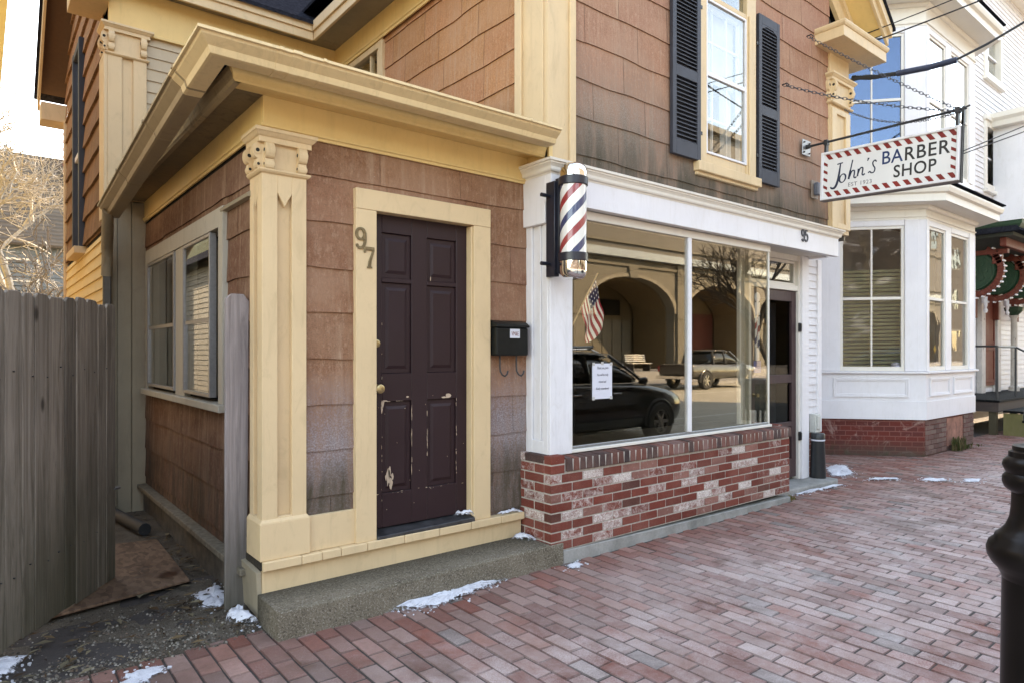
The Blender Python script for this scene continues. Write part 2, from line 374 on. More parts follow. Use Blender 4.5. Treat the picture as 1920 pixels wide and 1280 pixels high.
def brickpave(mb, x0, x1, ya, yb, skip=None):
    i = 0; x = x0
    while x < x1:
        off = .1 if i % 2 else 0.; off += random.uniform(-.008, .008)
        y = ya - .2 + off
        while y < yb:
            a, b_ = max(y, ya), min(y + .2, yb)
            if b_ - a > .03 and not (skip and skip(x+.05, (a+b_)/2)):
                c = random.choice(pal); q = random.random(); s_ = random.uniform(.8, 1.16)
                if q < .035: c = (.16,.13,.115)
                elif q < .16: c = (.24,.078,.055)
                c = k(c, s_); gy = sum(c)/3; dm = random.uniform(0, .35); c = (*[v_*(1-dm)+gy*q_*dm for v_, q_ in zip(c, (1.08, 1., .9))], random.random()**1.4)
                g = random.uniform(.0014, .0036); h = random.uniform(-.0032, .002) - .006*max(0, mnoise.noise((x*1.1, y*1.1, 3.))); h = max(h, -.0065); tl = random.uniform(-.0025, .0025); e = .0052; jx = random.uniform(-.002, .002)
                X0, X1, Y0, Y1 = x+g+jx, x+.1-g+jx, a+g, b_-g
                V = [(X0,Y0,h-.009),(X1,Y0,h-.009),(X1,Y1,h-.009),(X0,Y1,h-.009),
                     (X0+e,Y0+e,h+tl),(X1-e,Y0+e,h-tl),(X1-e,Y1-e,h+tl*.4),(X0+e,Y1-e,h-tl*.2)]
                mb.add(V, [(4,5,6,7)], c)
                mb.add(V, [(0,1,5,4),(1,2,6,5),(2,3,7,6),(3,0,4,7)], (*k(c[:3], .68), 0.))
            y += .2
        x += .1; i += 1
pv = MB()
brickpave(pv, -1.2, 3.2, .295, 3.63)
brickpave(pv, 3.2, 9.0, .295, 4.4, lambda x, y: y > 3.44 and x < 6.37)
brickpave(pv, 9.0, 21.0, .295, 3.95, lambda x, y: False)
brickpave(pv, 9.0, 10.6, 3.95, 4.75)
sw = S(pv.build('sidewalk', PAVE))
jb = MB().box(-1.2, 21, .292, 4.75, -.29, -.0075)
o = jb.build('sidewalk_bed', JOINT); S(o)
S(MB().box(-60, -1.2, .292, 6, -.29, -.004).build('sidewalk_bed', JOINT)); 
S(MB().box(21, 120, .292, 5, -.29, -.004).build('sidewalk_bed', JOINT))
S(MB().box(-60, 120, -16, -13, -.29, .0).build('far_pavement', GRAN))
S(MB().box(-60, 120, -60, -16, -.29, .45).build('terrace', GRAN))
# alley beside the house
t = NT('alley_dirt'); n = t.noise(2.2, 6, .75); n2 = t.noise(55, 5, .75); v = t.noise(150, 3, .7)
b = t.mix(t.ramp(n, .3, .7), (.06,.045,.033), (.16,.13,.10)); b = t.mix(t.ramp(v, .55, .7, 0, .6), b, (.22,.19,.16))
DIRT = t.done(b, .95, t.bump(n2, .9, .02), 0, .15)
am = MB(); nx, ny = 30, 60
for j in range(ny+1):
    for i in range(nx+1):
        x = -1.5 + 2.75*i/nx; y = 3.58 + 8.4*(j/ny)**1.5
        am.v.append((x, y, -.006 + .035*mnoise.fractal((x*2.2, y*2.2, 0), 1, 2, 4) * min(1, (y-3.58)*3)))
for j in range(ny):
    for i in range(nx):
        a = j*(nx+1)+i; am.f.append((a, a+1, a+nx+2, a+nx+1)); am.c.append(None)
S(am.build('alley_path', DIRT, smooth=True))
# loose gravel and dead leaves on the alley ground
t = NT('gravel_stones'); GRV = t.done(t.col(), .9, t.bump(t.noise(90), .3, .004), 0, .2)
gb = MB()
for _ in range(4500):
    x = random.uniform(-1.0, 1.2); y = 3.57 + abs(random.gauss(0, .55))
    if y > 6.5 or (.1 < x < 1.08 and 4.5 < y < 5.8 and x > .1 + (y-4.5)*.4): continue
    if random.random() < .25: y = 3.6 + random.random()*.35
    r = random.uniform(.003, .009); a = random.random()*6.3; h = r*random.uniform(.5, 1)
    z = -.004 + .03*mnoise.fractal((x*2.2, y*2.2, 0), 1, 2, 4) * min(1, (y-3.58)*3)
    P = [(x + r*math.cos(a+q*1.57)*random.uniform(.7,1.2), y + r*math.sin(a+q*1.57)*random.uniform(.7,1.2), z) for q in range(4)]
    c = k(random.choice([(.17,.145,.12),(.11,.09,.072),(.24,.21,.175),(.06,.05,.04),(.14,.10,.075)]), random.uniform(.7, 1.2))
    gb.hexa(P, [(p[0]*.65+x*.35, p[1]*.65+y*.35, z+h) for p in P], c)
tag(gb.build('gravel', GRV), 'loose grey gravel at the mouth of the alley', 'gravel', kind='stuff')
lb = MB()
for _ in range(420):
    q = random.random()
    if q < .45: x, y, z = random.uniform(.75, 1.2), random.uniform(3.7, 5.9), .012
    elif q < .8: x, y, z = random.uniform(-.9, 1.1), random.uniform(3.55, 4.3), .012
    else: x, y, z = random.uniform(.3, 1.2), random.uniform(5.6, 7), .02
    a = random.random()*6.3; L_ = random.uniform(.012, .05); wd = L_*random.uniform(.12, .5); ca, sa = math.cos(a), math.sin(a)
    z += random.random()*.012
    pts = [(-L_,0,0),(0,wd,.006),(L_,0,.002),(0,-wd,.004)]
    lb.add([(x+p[0]*ca-p[1]*sa, y+p[0]*sa+p[1]*ca, z+p[2]) for p in pts], [(0,1,2,3)], k(random.choice([(.09,.05,.024),(.13,.085,.045),(.05,.03,.017),(.15,.12,.075)]), random.uniform(.6, 1.2)))
tag(lb.build('leaves', GRV), 'dead leaves and dry straw littering the alley', 'dead leaves', kind='stuff')

# snow left in the corners
t = NT('old_snow'); n = t.noise(60, 5, .7); n2 = t.noise(9, 5, .7)
vc = t.n('VertexColor', layer_name='Col')
SNOW = t.done(t.mix(t.ramp(n, .56, .72, 0, .5), t.mix(t.ramp(n2, .3, .7), (.50,.50,.54), (.72,.72,.76)), (.2,.18,.17)), .6, t.bump(t.math('ADD', n, n2), .6, .012), 0, .4)
_b = [q for q in t.t.nodes if q.type == 'BSDF_PRINCIPLED'][0]
t.t.links.new(t.ramp(t.math('ADD', t.math('MULTIPLY', t.noise(42, 6, .75), .9), vc.outputs[1]), .78, .92), _b.inputs['Alpha'])
def snow(pts, h, label, name='snow_patch', z=0., seed=0):
    """a low irregular mound over an outline, tapering to nothing at its edge"""
    n = len(pts); ring = []
    for i in range(n):
        a, b = Vector(pts[i]), Vector(pts[(i+1) % n])
        m = max(2, int((b-a).length/.018))
        for j in range(m):
            p = a.lerp(b, j/m); nv = Vector((b.y-a.y, a.x-b.x)).normalized()
            ring.append(p + nv*.03*mnoise.noise((p.x*14, p.y*14, seed)) + nv*.02*mnoise.noise((p.x*45, p.y*45, seed)))
    c = sum(ring, Vector((0,0)))/len(ring); mb = MB(); N = len(ring); levels = [(1.06,.06),(.93,.3),(.82,.6),(.62,.92),(.33,1.),(.06,.97)]
    for s_, hh in levels:
        for p in ring:
            q = c + (p-c)*s_
            mb.v.append((q.x, q.y, z + .002 + hh*h*(1 + .7*mnoise.noise((q.x*16, q.y*16, seed+3)) + .5*mnoise.noise((q.x*48, q.y*48, seed+3)))))
    for l in range(len(levels)-1):
        for i in range(N):
            mb.f.append((l*N+i, l*N+(i+1) % N, (l+1)*N+(i+1) % N, (l+1)*N+i)); mb.c.append((1,1,1,(.30,.36,.52,.8,1)[l]))
    mb.f.append(tuple((len(levels)-1)*N+i for i in range(N))); mb.c.append((1,1,1,1))
    rs = random.Random(seed+50)
    for _ in range(int(10+N*.2)):
        p = rs.choice(ring); d_ = (p-c).normalized()*rs.uniform(.004, .06); q = p + d_ + Vector((rs.uniform(-.03,.03), rs.uniform(-.03,.03))); r_ = rs.uniform(.002, .010)
        a0 = rs.random()*6.3; rr_ = [(q.x+r_*math.cos(a0+i*1.05)*rs.uniform(.5,1.3), q.y+r_*math.sin(a0+i*1.05)*rs.uniform(.5,1.3)) for i in range(6)]
        if z == 0.: mb.prism(rr_, 'z', z-.006, z+r_*.35, (1,1,1,1))
    return tag(mb.build(name, SNOW, smooth=True), label, 'snow patch', 'remaining patches of snow')
snow([(1.80,3.425),(2.0,3.30),(2.09,3.27),(2.2,3.30),(2.38,3.325),(2.74,3.41),(2.5,3.425)], .03, 'long thin snow patch along the foot of the concrete doorstep')
snow([(1.00,4.42),(1.20,4.52),(1.22,4.2),(1.10,4.04),(1.03,4.15)], .02, 'dirty snow patch on the gravel beside the wooden post', seed=2)
snow([(1.055,3.86),(1.10,3.95),(1.17,3.97),(1.20,3.86),(1.195,3.69),(1.12,3.74)], .05, 'small snow heap at the foot of the cream corner pilaster', seed=3)
snow([(.47,3.38),(.52,3.52),(.66,3.53),(.69,3.46),(.6,3.36)], .012, 'flat icy snow patch on paving bricks near the gate', seed=4)
snow([(-.1,3.95),(.02,4.06),(.2,4.02),(.12,3.84),(-.06,3.78)], .03, 'snow patch under the bottom edge of the open gate', seed=9)
snow([(3.17,3.30),(3.2,3.36),(3.31,3.37),(3.33,3.31),(3.25,3.27)], .012, 'tiny round snow patch at the corner of the brick base', seed=5)
snow([(6.62,3.53),(7.62,3.46),(7.66,3.43),(7.3,3.44),(6.75,3.49)], .02, 'thin strip of snow along the shop door step', seed=6)
snow([(7.95,3.75),(8.5,4.1),(8.9,4.15),(9.0,4.05),(8.7,3.85),(8.4,3.65),(8.1,3.62)], .02, 'broad thin snow patch by the black bin', seed=7)
snow([(8.05,3.42),(8.35,3.4),(8.55,3.22),(8.45,3.15),(8.25,3.3)], .014, 'ragged sliver of snow on the pavement just beyond the shop step', seed=8)
snow([(8.55,3.0),(8.75,3.03),(8.95,2.85),(8.8,2.78),(8.62,2.86)], .014, 'small ragged snow patch out in the middle of the pavement', seed=18)
snow([(8.85,2.66),(9.1,2.72),(9.25,2.58),(9.0,2.52)], .01, 'farthest small snow scrap on the open pavement', seed=28)
snow([(2.96,3.70),(3.09,3.72),(3.105,3.56),(3.07,3.56)], .035, 'snow wedge on the doorstep against the brick return', z=.155, seed=10)
snow([(2.88,3.735),(3.0,3.748),(3.10,3.745),(3.1,3.705),(3.0,3.715)], .025, 'little snow wedge on the cream ledge near the mailbox', z=.335, seed=11)
snow([(2.55,3.775),(2.66,3.79),(2.665,3.71),(2.63,3.725)], .03, 'snow wedge in the corner of the dark door threshold', z=.376, seed=12)
# doorstep and shop step
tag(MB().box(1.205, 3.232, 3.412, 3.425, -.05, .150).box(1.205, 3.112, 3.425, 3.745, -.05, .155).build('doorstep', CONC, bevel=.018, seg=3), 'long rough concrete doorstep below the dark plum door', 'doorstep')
st = MB().prism([(6.39,3.56),(7.55,3.49),(7.64,3.52),(7.66,3.60),(7.62,4.0),(6.39,4.0)], 'z', -.05, .06)
tag(st.build('doorstep', CONC2, bevel=.015, seg=2), 'low smooth concrete step in front of the shop door', 'doorstep')
# ================================================================== the brown shingled house
H = thing('brown_house', 'brown shingled house with cream trim, small side entry and white ground-floor shopfront', 'house', (3.2, 3.6, 0))
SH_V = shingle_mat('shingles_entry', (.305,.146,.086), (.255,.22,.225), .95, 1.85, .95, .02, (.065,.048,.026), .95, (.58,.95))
SH_VS = shingle_mat('shingles_alley_shade', (.185,.086,.053), (.10,.08,.068), .0, 1.2, .5, -.1, (.04,.03,.022), .85, (.2,1.1))  # shade of the alley darkened into the base colour, plus grime
SH_L = shingle_mat('shingles_flank', (.50,.232,.108), (.235,.195,.14), 2.9, 3.75, .95, .05, (.05,.042,.028), .95, (2.95,3.6))
SH_F = shingle_mat('shingles_front', (.42,.214,.140), (.235,.192,.155), 2.7, 4.5, .75, .24, (.07,.056,.038), .92, (2.75,3.45))
SH_W = shingle_mat('shingles_wing', (.36,.18,.085), (.20,.14,.08), 2.5, 3.2, .3, .1, (.06,.045,.03), .5, (2.6,5.5))

def shingles(P, u0, u1, z0, z1, course=.272, phase=0., base=0., out=.011, amp=.006, openings=(), top=None, step=.05, wid=.61, seed=0):
    mb = MB(); rnd = random.Random(seed); n0 = math.floor((z0-phase)/course); nn = math.ceil((z1-phase)/course)
    def clip(zb, zt, ua, ub):
        segs = [(max(zb, z0), min(zt, z1))]
        um = (ua+ub)/2
        if top is not None: segs = [(segs[0][0], min(segs[0][1], top(um)))]
        for (a, b, c, d) in openings:
            if a < um < b:
                r = []
                for s0, s1 in segs:
                    if d <= s0 or c >= s1: r.append((s0, s1)); continue
                    if c > s0: r.append((s0, c))
                    if d < s1: r.append((d, s1))
                segs = r
        return [s_ for s_ in segs if s_[1]-s_[0] > .004]
    for i in range(n0, nn+1):
        zb, zt = phase + i*course, phase + (i+1)*course + .012
        ph = rnd.random()*9; joff = rnd.uniform(0, wid) if i % 2 else rnd.uniform(0, .1)
        us = set(); u = u0
        while u < u1: us.add(round(u, 4)); u += step
        us.add(u1); j = u0 - joff; js = []
        while j < u1:
            if j > u0: js.append(j); us.add(round(j-.0022, 4)); us.add(round(j+.0022, 4))
            j += wid
        for (a, b, c, d) in openings:
            for q in (a, b):
                if u0 < q < u1: us.add(q)
        us = sorted(us)
        tones = {}
        wv = lambda u: amp*(math.sin(u*7.3+ph) * .55 + math.sin(u*15+ph*2.3)*.22 + mnoise.noise((u*2.6, i*3.1, seed))*1.5 + mnoise.noise((u*9, i*7.7, seed))*.35)
        for a, b in zip(us[:-1], us[1:]):
            if b-a < 1e-5: continue
            um = (a+b)/2; gap = any(abs(um-q) < .003 for q in js)
            kx = math.floor((um-u0+joff)/wid)
            if kx not in tones: t_ = rnd.uniform(.9, 1.08); tones[kx] = (t_, t_*rnd.uniform(.95, 1.04), t_*rnd.uniform(.93, 1.06), rnd.uniform(-.003, .003))
            c = tones[kx][:3]; dz = tones[kx][3]
            za, zb_ = zb + wv(a) + dz, zb + wv(b) + dz
            for s0, s1 in clip(min(za, zb_), zt, a, b):
                lo = s0 <= min(za, zb_) + 1e-6
                A0, B0 = (za, zb_) if lo else (s0, s0)
                f0 = max(0, min(1, (A0-zb)/course)); f1 = max(0, min(1, (s1-zb)/course))
                dA = base + out*(1-f0) + .003; dT = base + out*(1-f1) + .003
                if gap: dA -= .003; dT -= .002; c2 = k(c, .72)
                else: c2 = c
                mb.add([P(a,dA,A0),P(b,dA,B0),P(b,dT,s1),P(a,dT,s1)], [(0,1,2,3)], c2)
                mb.add([P(a,dA,A0),P(b,dA,B0),P(b,base-.004,B0),P(a,base-.004,A0)], [(3,2,1,0)], k(c, .35))
    return mb
def clapboards(P, u0, u1, z0, z1, course=.105, out=.016, openings=(), top=None, seed=0, wob=.002):
    mb = MB(); rnd = random.Random(seed); z = z0; i = 0
    while z < z1 - .01:
        zt = min(z + course + .006, z1)
        cuts = [(u0, u1)]
        for (a, b, c, d) in openings:
            if c < z + course*.6 and d > z + course*.4:
                r = []
                for s0, s1 in cuts:
                    if b <= s0 or a >= s1: r.append((s0, s1)); continue
                    if a > s0: r.append((s0, a))
                    if b < s1: r.append((b, s1))
                cuts = r
        for a, b in cuts:
            if top is not None:
                pass
            n = max(1, int((b-a)/.5)); 
            for j in range(n):
                p, q = a+(b-a)*j/n, a+(b-a)*(j+1)/n
                w0 = mnoise.noise((p*1.3, i*5.1, seed))*wob; w1 = mnoise.noise((q*1.3, i*5.1, seed))*wob
                mb.add([P(p,out,z+w0),P(q,out,z+w1),P(q,.003,zt),P(p,.003,zt),P(p,-.004,z+w0),P(q,-.004,z+w1)], [(0,1,2,3),(4,5,1,0)])
        z += course; i += 1
    return mb

# ---- entry block (the small flat-roofed room in the corner)
YE, XE = 3.764, 1.255
PF, PS = FY(YE), FX(XE)
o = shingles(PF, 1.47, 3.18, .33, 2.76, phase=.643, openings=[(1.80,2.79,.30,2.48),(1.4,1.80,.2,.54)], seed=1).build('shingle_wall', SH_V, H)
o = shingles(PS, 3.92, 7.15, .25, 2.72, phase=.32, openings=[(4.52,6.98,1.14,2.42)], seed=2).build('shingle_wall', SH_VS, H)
MB().box(1.27, 1.86, YE+.012, YE+.03, .33, 2.9).box(2.74, 3.2, YE+.012, YE+.03, .33, 2.9).box(1.86, 2.74, YE+.012, YE+.03, 2.4, 2.9).build('wall_backing', M['dark'], H)
mb = MB()
for a, b, c, d in ((3.9,4.6,.2,2.9),(6.95,7.2,.2,2.9),(4.6,6.95,.2,1.18),(4.6,6.95,2.38,2.9)): mb.box(XE+.012, XE+.03, a, b, c, d)
mb.build('wall_backing', M['dark'], H)
mb = MB()                                                     # plinth board beside the door
mb.box(1.499, 1.790, 3.733, 3.765, .337, .545)
mb.build('plinth_board', M['cream'], H, .002)
mb = MB(); x = 1.222; rr = random.Random(4)
while x < 3.105:
    L_ = rr.choice([.17,.22,.26,.12,.3]); e = min(x+L_, 3.108); mb.box(x+.0012, e-.0012, 3.695+rr.uniform(-.002,.002), 3.77, .285, .335+rr.uniform(-.001,.002)); x = e
mb.build('ledge', M['cream_old'], H, .004)
MB().box(1.232, 3.108, 3.738, 3.77, .150, .2855).build('base_board', M['cream_old'], H, .002)
mb = MB().hexa([(1.215,3.760,.01),(1.238,3.745,.01),(1.238,4.02,.01),(1.215,4.02,.03)], [(1.205,3.765,.265),(1.228,3.750,.275),(1.228,4.02,.29),(1.2,4.02,.285)])
mb.build('loose_base_board', M['cream_grey'], H, .002)
MB().box(1.222, 1.30, 3.72, 4.0, .286, .334).build('rotten_sill_end', plain('rotten_wood', (.03,.022,.014), .95, 0, .5, 60, .8), H)
# low ledge along the alley side
MB().box(1.175, 1.262, 3.95, 7.15, .205, .245).build('alley_ledge', plain('dirty_ledge', (.15,.125,.09), .85, 0, .4, 25, .4), H, .004)
MB().box(1.23, 1.262, 3.95, 7.15, -.1, .204).build('foundation', plain('foundation_stone', (.09,.075,.06), .95, 0, .4, 9, .6), H)

# corner pilaster with sunken panels, both faces
def pilaster(x0, x1, yf, xs, yb, zb, z0, z1, name, mat, side=True):
    """front face at yf between x0 and x1; flank face at x=x0 running back to yb"""
    r = .019; w3 = (x1-x0)/3; a, b = x0+w3*1.02, x1-w3*1.0
    mb = MB(); core = .036
    mb.box(x0+core, x1, yf+core, yb, zb, z1)
    mb.box(x0+.0, a, yf, yf+core, zb, z1); mb.box(b, x1, yf, yf+core, zb, z1)
    mb.box(a, b, yf, yf+core, zb, z0)
    m = (a+b)/2; zt = z1-.115
    mb.prism([(a, z1),(a, zt),(m, zt-.075),(b, zt),(b, z1)], 'y', yf, yf+core)
    mb.prism([(a,z0),(a+.012,z0),(a,z0+.012)], 'y', yf+.004, yf+core)
    if side:
        w3 = (yb-yf-core)/3; a, b = yf+core+w3*.8, yb-w3*1.05; m = (a+b)/2
        mb.box(x0, x0+core, yf+core, a, zb, z1); mb.box(x0, x0+core, b, yb, zb, z1); mb.box(x0, x0+core, a, b, zb, z0)
        mb.prism([(a, z1),(a, zt),(m, zt-.075),(b, zt),(b, z1)], 'x', x0, x0+core)
    return mb.build(name, mat, H, .0025)
pil = pilaster(1.227, 1.482, 3.732, 0, 3.945, .54, .572, 2.515, 'pilaster', M['cream'])
mb = MB().box(1.212, 1.499, 3.716, 3.955, .337, .545)
mb.hexa([(1.212,3.716,.545),(1.499,3.716,.545),(1.499,3.955,.545),(1.212,3.955,.545)], [(1.227,3.732,.565),(1.484,3.732,.565),(1.484,3.95,.565),(1.227,3.95,.565)])
mb.build('plinth_block', M['cream'], pil, .003)
def scroll(mb, c, ax, h, w, d):
    """a carved bracket: rounded roll on top, small roll at the foot; ax 'y' projects to -y, 'x' to -x"""
    prof = []
    for i in range(9): a = R(95 - i*24); prof.append((d*.52 + d*.48*math.cos(a), h*.30*math.sin(a) - h*.30))
    prof += [(d*.55, -h*.62)]
    for i in range(6): a = R(60 - i*36); prof.append((d*.42 + d*.26*math.cos(a), h*.16*math.sin(a) - h*.82))
    prof += [(0, -h*.98), (0, 0)]
    if ax == 'y': mb.prism([(c[1]-q[0], c[2]+q[1]) for q in prof], 'x', c[0]-w/2, c[0]+w/2)
    else: mb.prism([(c[0]-q[0], c[2]+q[1]) for q in prof], 'y', c[1]-w/2, c[1]+w/2)
    for dz, rr_, dd in ((-.30, .15, .5), (-.82, .09, .42)):
        for sg in (-1, 1):
            if ax == 'y': mb.lathe([(h*rr_, -.004), (h*rr_, .004), (h*rr_*.45, .004), (h*rr_*.4, -.001)], (c[0]+sg*w/2, c[1]-d*dd, c[2]+h*dz), 12, 'x')
            else: mb.lathe([(h*rr_, -.004), (h*rr_, .004), (h*rr_*.45, .004), (h*rr_*.4, -.001)], (c[0]-d*dd, c[1]+sg*w/2, c[2]+h*dz), 12, 'y')
def capital(x0, x1, yf, yb, z0, z1, parent, mat, sides=True):
    h = z1-z0
    mb = MB().box(x0+.004, x1-.004, yf+.004, yb, z0, z1-.05)
    neck = [(0,-.018),(.012,-.012),(.02,-.002),(.02,.006),(0,.012)]
    ab = [(0,-.075),(.022,-.075),(.022,-.045),(.03,-.04),(.045,-.022),(.05,-.02),(.05,.0),(0,.0)]
    mb2 = MB()
    # right-hand side of the path is outwards: walk round the pilaster with the wall on the left
    path = [(x0, yb), (x0, yf), (x1, yf), (x1, yb)]
    mb.sweep(neck, [(p[0], p[1], z0+.012) for p in path])
    mb2.sweep(ab, [(p[0], p[1], z1) for p in path])
    mb2.box(x0, x1, yf, yb, z1-.074, z1-.001)
    c = mb.build('capital', mat, parent, .0015)
    mb2.build('abacus', mat, parent, .0015)
    spots = [((x0+.034, yf+.004, z1-.075), 'y'), ((x1-.034, yf+.004, z1-.075), 'y')]
    if sides: spots += [((x0+.004, yf+.034, z1-.075), 'x'), ((x0+.004, yb-.034, z1-.075), 'x')]
    for c_, a_ in spots:
        bk = MB(); scroll(bk, c_, a_, h*.62, .048, .05); sb_ = bk.build('scroll_bracket', mat, parent)
        ey = MB(); hh = h*.62; d_ = .05; w_ = .048
        for dz_, q_, r_ in ((-.30, .5, .05), (-.82, .42, .038)):
            for sg_ in (-1, 1):
                if a_ == 'y': ey.lathe([(hh*r_*1.5, -.0048), (hh*r_*1.5, .0048)], (c_[0]+sg_*w_/2, c_[1]-d_*q_, c_[2]+hh*dz_), 10, 'x')
                else: ey.lathe([(hh*r_*1.5, -.0048), (hh*r_*1.5, .0048)], (c_[0]-d_*q_, c_[1]+sg_*w_/2, c_[2]+hh*dz_), 10, 'y')
        tag(ey.build('scroll_hole_shade', M['dark'], parent), kind='stuff')  # dark discs stand in for the shade inside the scroll holes
    return c
capital(1.227, 1.482, 3.732, 3.945, 2.505, 2.742, pil, M['cream'])

# frieze, soffit, crown, deck of the entry
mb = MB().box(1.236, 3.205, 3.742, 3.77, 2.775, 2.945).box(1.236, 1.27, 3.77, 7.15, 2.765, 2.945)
mb.build('frieze_board', M['cream_eave_glow'], H, .003)
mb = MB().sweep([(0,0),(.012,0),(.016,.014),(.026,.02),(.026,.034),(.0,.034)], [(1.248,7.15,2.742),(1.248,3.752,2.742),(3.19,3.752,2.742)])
mb.build('frieze_moulding', M['cream_eave_glow'], H)
MB().box(1.03, 3.2, 3.55, 3.742, 2.935, 2.955).build('soffit', M['cream_eave_glow'], H)
MB().box(1.03, 1.236, 3.743, 7.15, 2.935, 2.955).build('soffit', paint('shade_stained_soffit', (.20,.15,.09), .7, .2, .7, (.06,.045,.03)), H)  # alley shade put into a darker soffit colour, with staining
MB().box(1.90, 2.70, 3.845, 3.86, .3, 2.6).build('door_light_block', M['dark'], H)  # unseen dark panel added to stop light leaking round the door
crown = [(-.03,-.035),(.0,-.035),(.004,-.028),(.010,-.022),(.014,.0),(.026,.022),(.03,.045),(-.03,.045)]
MB().sweep(crown, [(1.03,3.553,2.935),(1.03,3.55,2.935),(3.17,3.55,2.935)]).build('crown_moulding', M['cream_eave_glow'], H)
MB().sweep(crown, [(1.03,7.1,2.935),(1.03,3.554,2.935)]).build('crown_moulding', paint('shade_weathered_cream', (.33,.25,.15), .6, .15, .8, (.06,.045,.03), chips=.04, chipc=(.07,.05,.035)), H)  # alley run: shade put into the crown's darker, weathered cream
MB().box(.96, 3.2, 3.48, 7.2, 2.985, 3.045).build('entry_roof', M['asphalt_roof'], H)
MB().box(3.172, 3.205, 3.50, 3.742, 2.86, 3.0).build('corner_filler', M['cream_eave_glow'], H)
gp = [(0,0),(.062,0),(.072,.004),(.076,.018),(.080,.034),(.098,.052),(.112,.066),(.116,.078),(.128,.08),(.128,.094),(.118,.094),(.118,.086),(.105,.086),(.10,.07),(.08,.056),(.068,.036),(.064,.01),(.008,.008),(.008,.1),(0,.1)]
gp = [(a*1.27, b*1.02) for a, b in gp]
gf = MB().sweep(gp, [(.952,3.90,2.895),(.952,3.452,2.928),(3.105,3.452,2.935)])
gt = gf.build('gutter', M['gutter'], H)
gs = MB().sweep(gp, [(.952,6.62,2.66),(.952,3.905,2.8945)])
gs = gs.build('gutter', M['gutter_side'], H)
sb = MB()
for (a, b, za, zb) in ((1.17,1.19,2.928,2.928),(1.40,1.415,2.93,2.93),(2.82,2.832,2.936,2.936),(1.24,1.285,2.929,2.929)):
    sb = MB(); sb.sweep([(p[0]*1.04-.002, p[1]*1.04-.002) for p in gp], [(a,3.452,za),(b,3.452,zb)]); sb.build('gutter_seam', M['gutter'], gt)
sb = MB()
for (a, za) in ((3.8,2.9018),(4.6,2.834),(5.6,2.748)):
    sb = MB(); sb.sweep([(p[0]*1.05-.002, p[1]*1.05-.003) for p in gp], [(.952,a+.02,za),(.952,a,za+.0017)]); sb.build('gutter_seam', M['gutter_side'], gs)
# downpipe
dp = MB().tube([(.86,6.55,2.70),(.87,6.66,2.60),(.90,6.92,2.46),(.915,7.02,2.36),(.915,7.06,2.2)], .045, 10)
d_ = dp.build('downpipe', M['cream_grey'], H, smooth=True)
dr = MB()
for i in range(14): dr.lathe([(.049,-.004),(.049,.004)], (.872+.003*i, 6.66+.026*i, 2.60-.013*i), 10)
dr.build('pleated_elbow', M['cream_grey'], d_)
MB().box(.885, .95, 7.03, 7.09, .12, 2.25).build('downpipe_leader', plain('grey_downpipe', (.10,.092,.08), .45, .2, .2, 15, .1), d_, .01)
MB().tube([(.915,7.05,.14),(.93,6.9,.06),(.99,6.6,.05),(1.06,6.1,.05)], .05, 10).build('drain_hose', M['rubber'], d_, smooth=True)

# alley window: two sashes in one old frame, aluminium storm frames proud of it
win = MB()
win.frame(4.46, 6.98, 1.165, 2.44, .10, PS, -.06, .038, wb=.001, wt=.125)
win.slab(5.50, 5.80, 1.166, 2.31, PS, -.06, .030)
W1 = win.build('window', M['window_grey'], H, .003)
MB().slab(4.42, 7.0, 1.115, 1.164, PS, -.05, .075).build('sill', M['window_grey'], W1, .004)
for a, b, dd in ((4.74, 5.50, .045), (5.80, 6.86, .045)):
    f = MB().frame(a, b, 1.195, 2.305, .024, PS, .0, dd); f.slab(a+.024, b-.024, 1.705, 1.735, PS, .01, dd-.012)
    sf = f.build('storm_sash', plain('dull_aluminium', (.27,.265,.26), .45, .5, .1, 60, .05), W1, .002)
    g = MB().slab(a+.024, b-.024, 1.735, 2.281, PS, dd-.012, dd-.010).slab(a+.024, b-.024, 1.219, 1.705, PS, dd-.018, dd-.016)
    g.build('pane', M['pane'], W1)
mb = MB().box(1.30, 3.15, 7.10, 7.12, .3, 2.9).box(3.13, 3.15, 3.9, 7.1, .3, 2.9).box(1.28, 3.15, 3.87, 7.1, 2.895, 2.91).box(1.28, 3.15, 3.87, 7.1, .28, .30)
mb.build('entry_room', M['room'], H)
MB().slab(4.56, 6.90, 1.18, 2.32, PS, -.14, -.12).build('room_shade', plain('drawn_shade', (.07,.065,.055), .9, 0, .2, 3, 0), W1)
MB().sweep([(0,0),(.03,.004),(.034,.02),(0,.05)], [(1.243,4.50,2.40),(1.243,3.93,2.40)]).build('drip_strip', M['cream_grey'], H)

# front door of the entry
f = MB()
f.box(1.786, 1.925, 3.718, 3.80, .336, 2.375); f.box(2.668, 2.812, 3.718, 3.80, .336, 2.375); f.box(1.786, 2.812, 3.716, 3.80, 2.376, 2.502)
f.box(2.655, 2.6675, 3.735, 3.80, .376, 2.37)
DF = f.build('door_frame', M['cream'], H, .0025)
MB().hexa([(1.925,3.70,.336),(2.668,3.70,.336),(2.668,3.83,.336),(1.925,3.83,.336)], [(1.925,3.705,.355),(2.668,3.705,.362),(2.668,3.83,.385),(1.925,3.83,.38)]).build('threshold', plain('worn_black_threshold', (.03,.03,.032), .35, 0, .8, 12, .4), DF, .003)
dY = 3.79; x0, x1, z0, z1 = 1.928, 2.664, .384, 2.3775
d = MB(); pans = [(1.998,2.215,1.975,2.262),(2.335,2.568,1.975,2.262),(1.998,2.215,1.365,1.945),(2.335,2.568,1.365,1.945),(1.998,2.215,.60,1.185),(2.335,2.568,.60,1.185)]
d.box(x0, 1.998, dY, dY+.04, z0, z1); d.box(2.568, x1, dY, dY+.04, z0, z1); d.box(2.215, 2.335, dY, dY+.04, z0, z1)
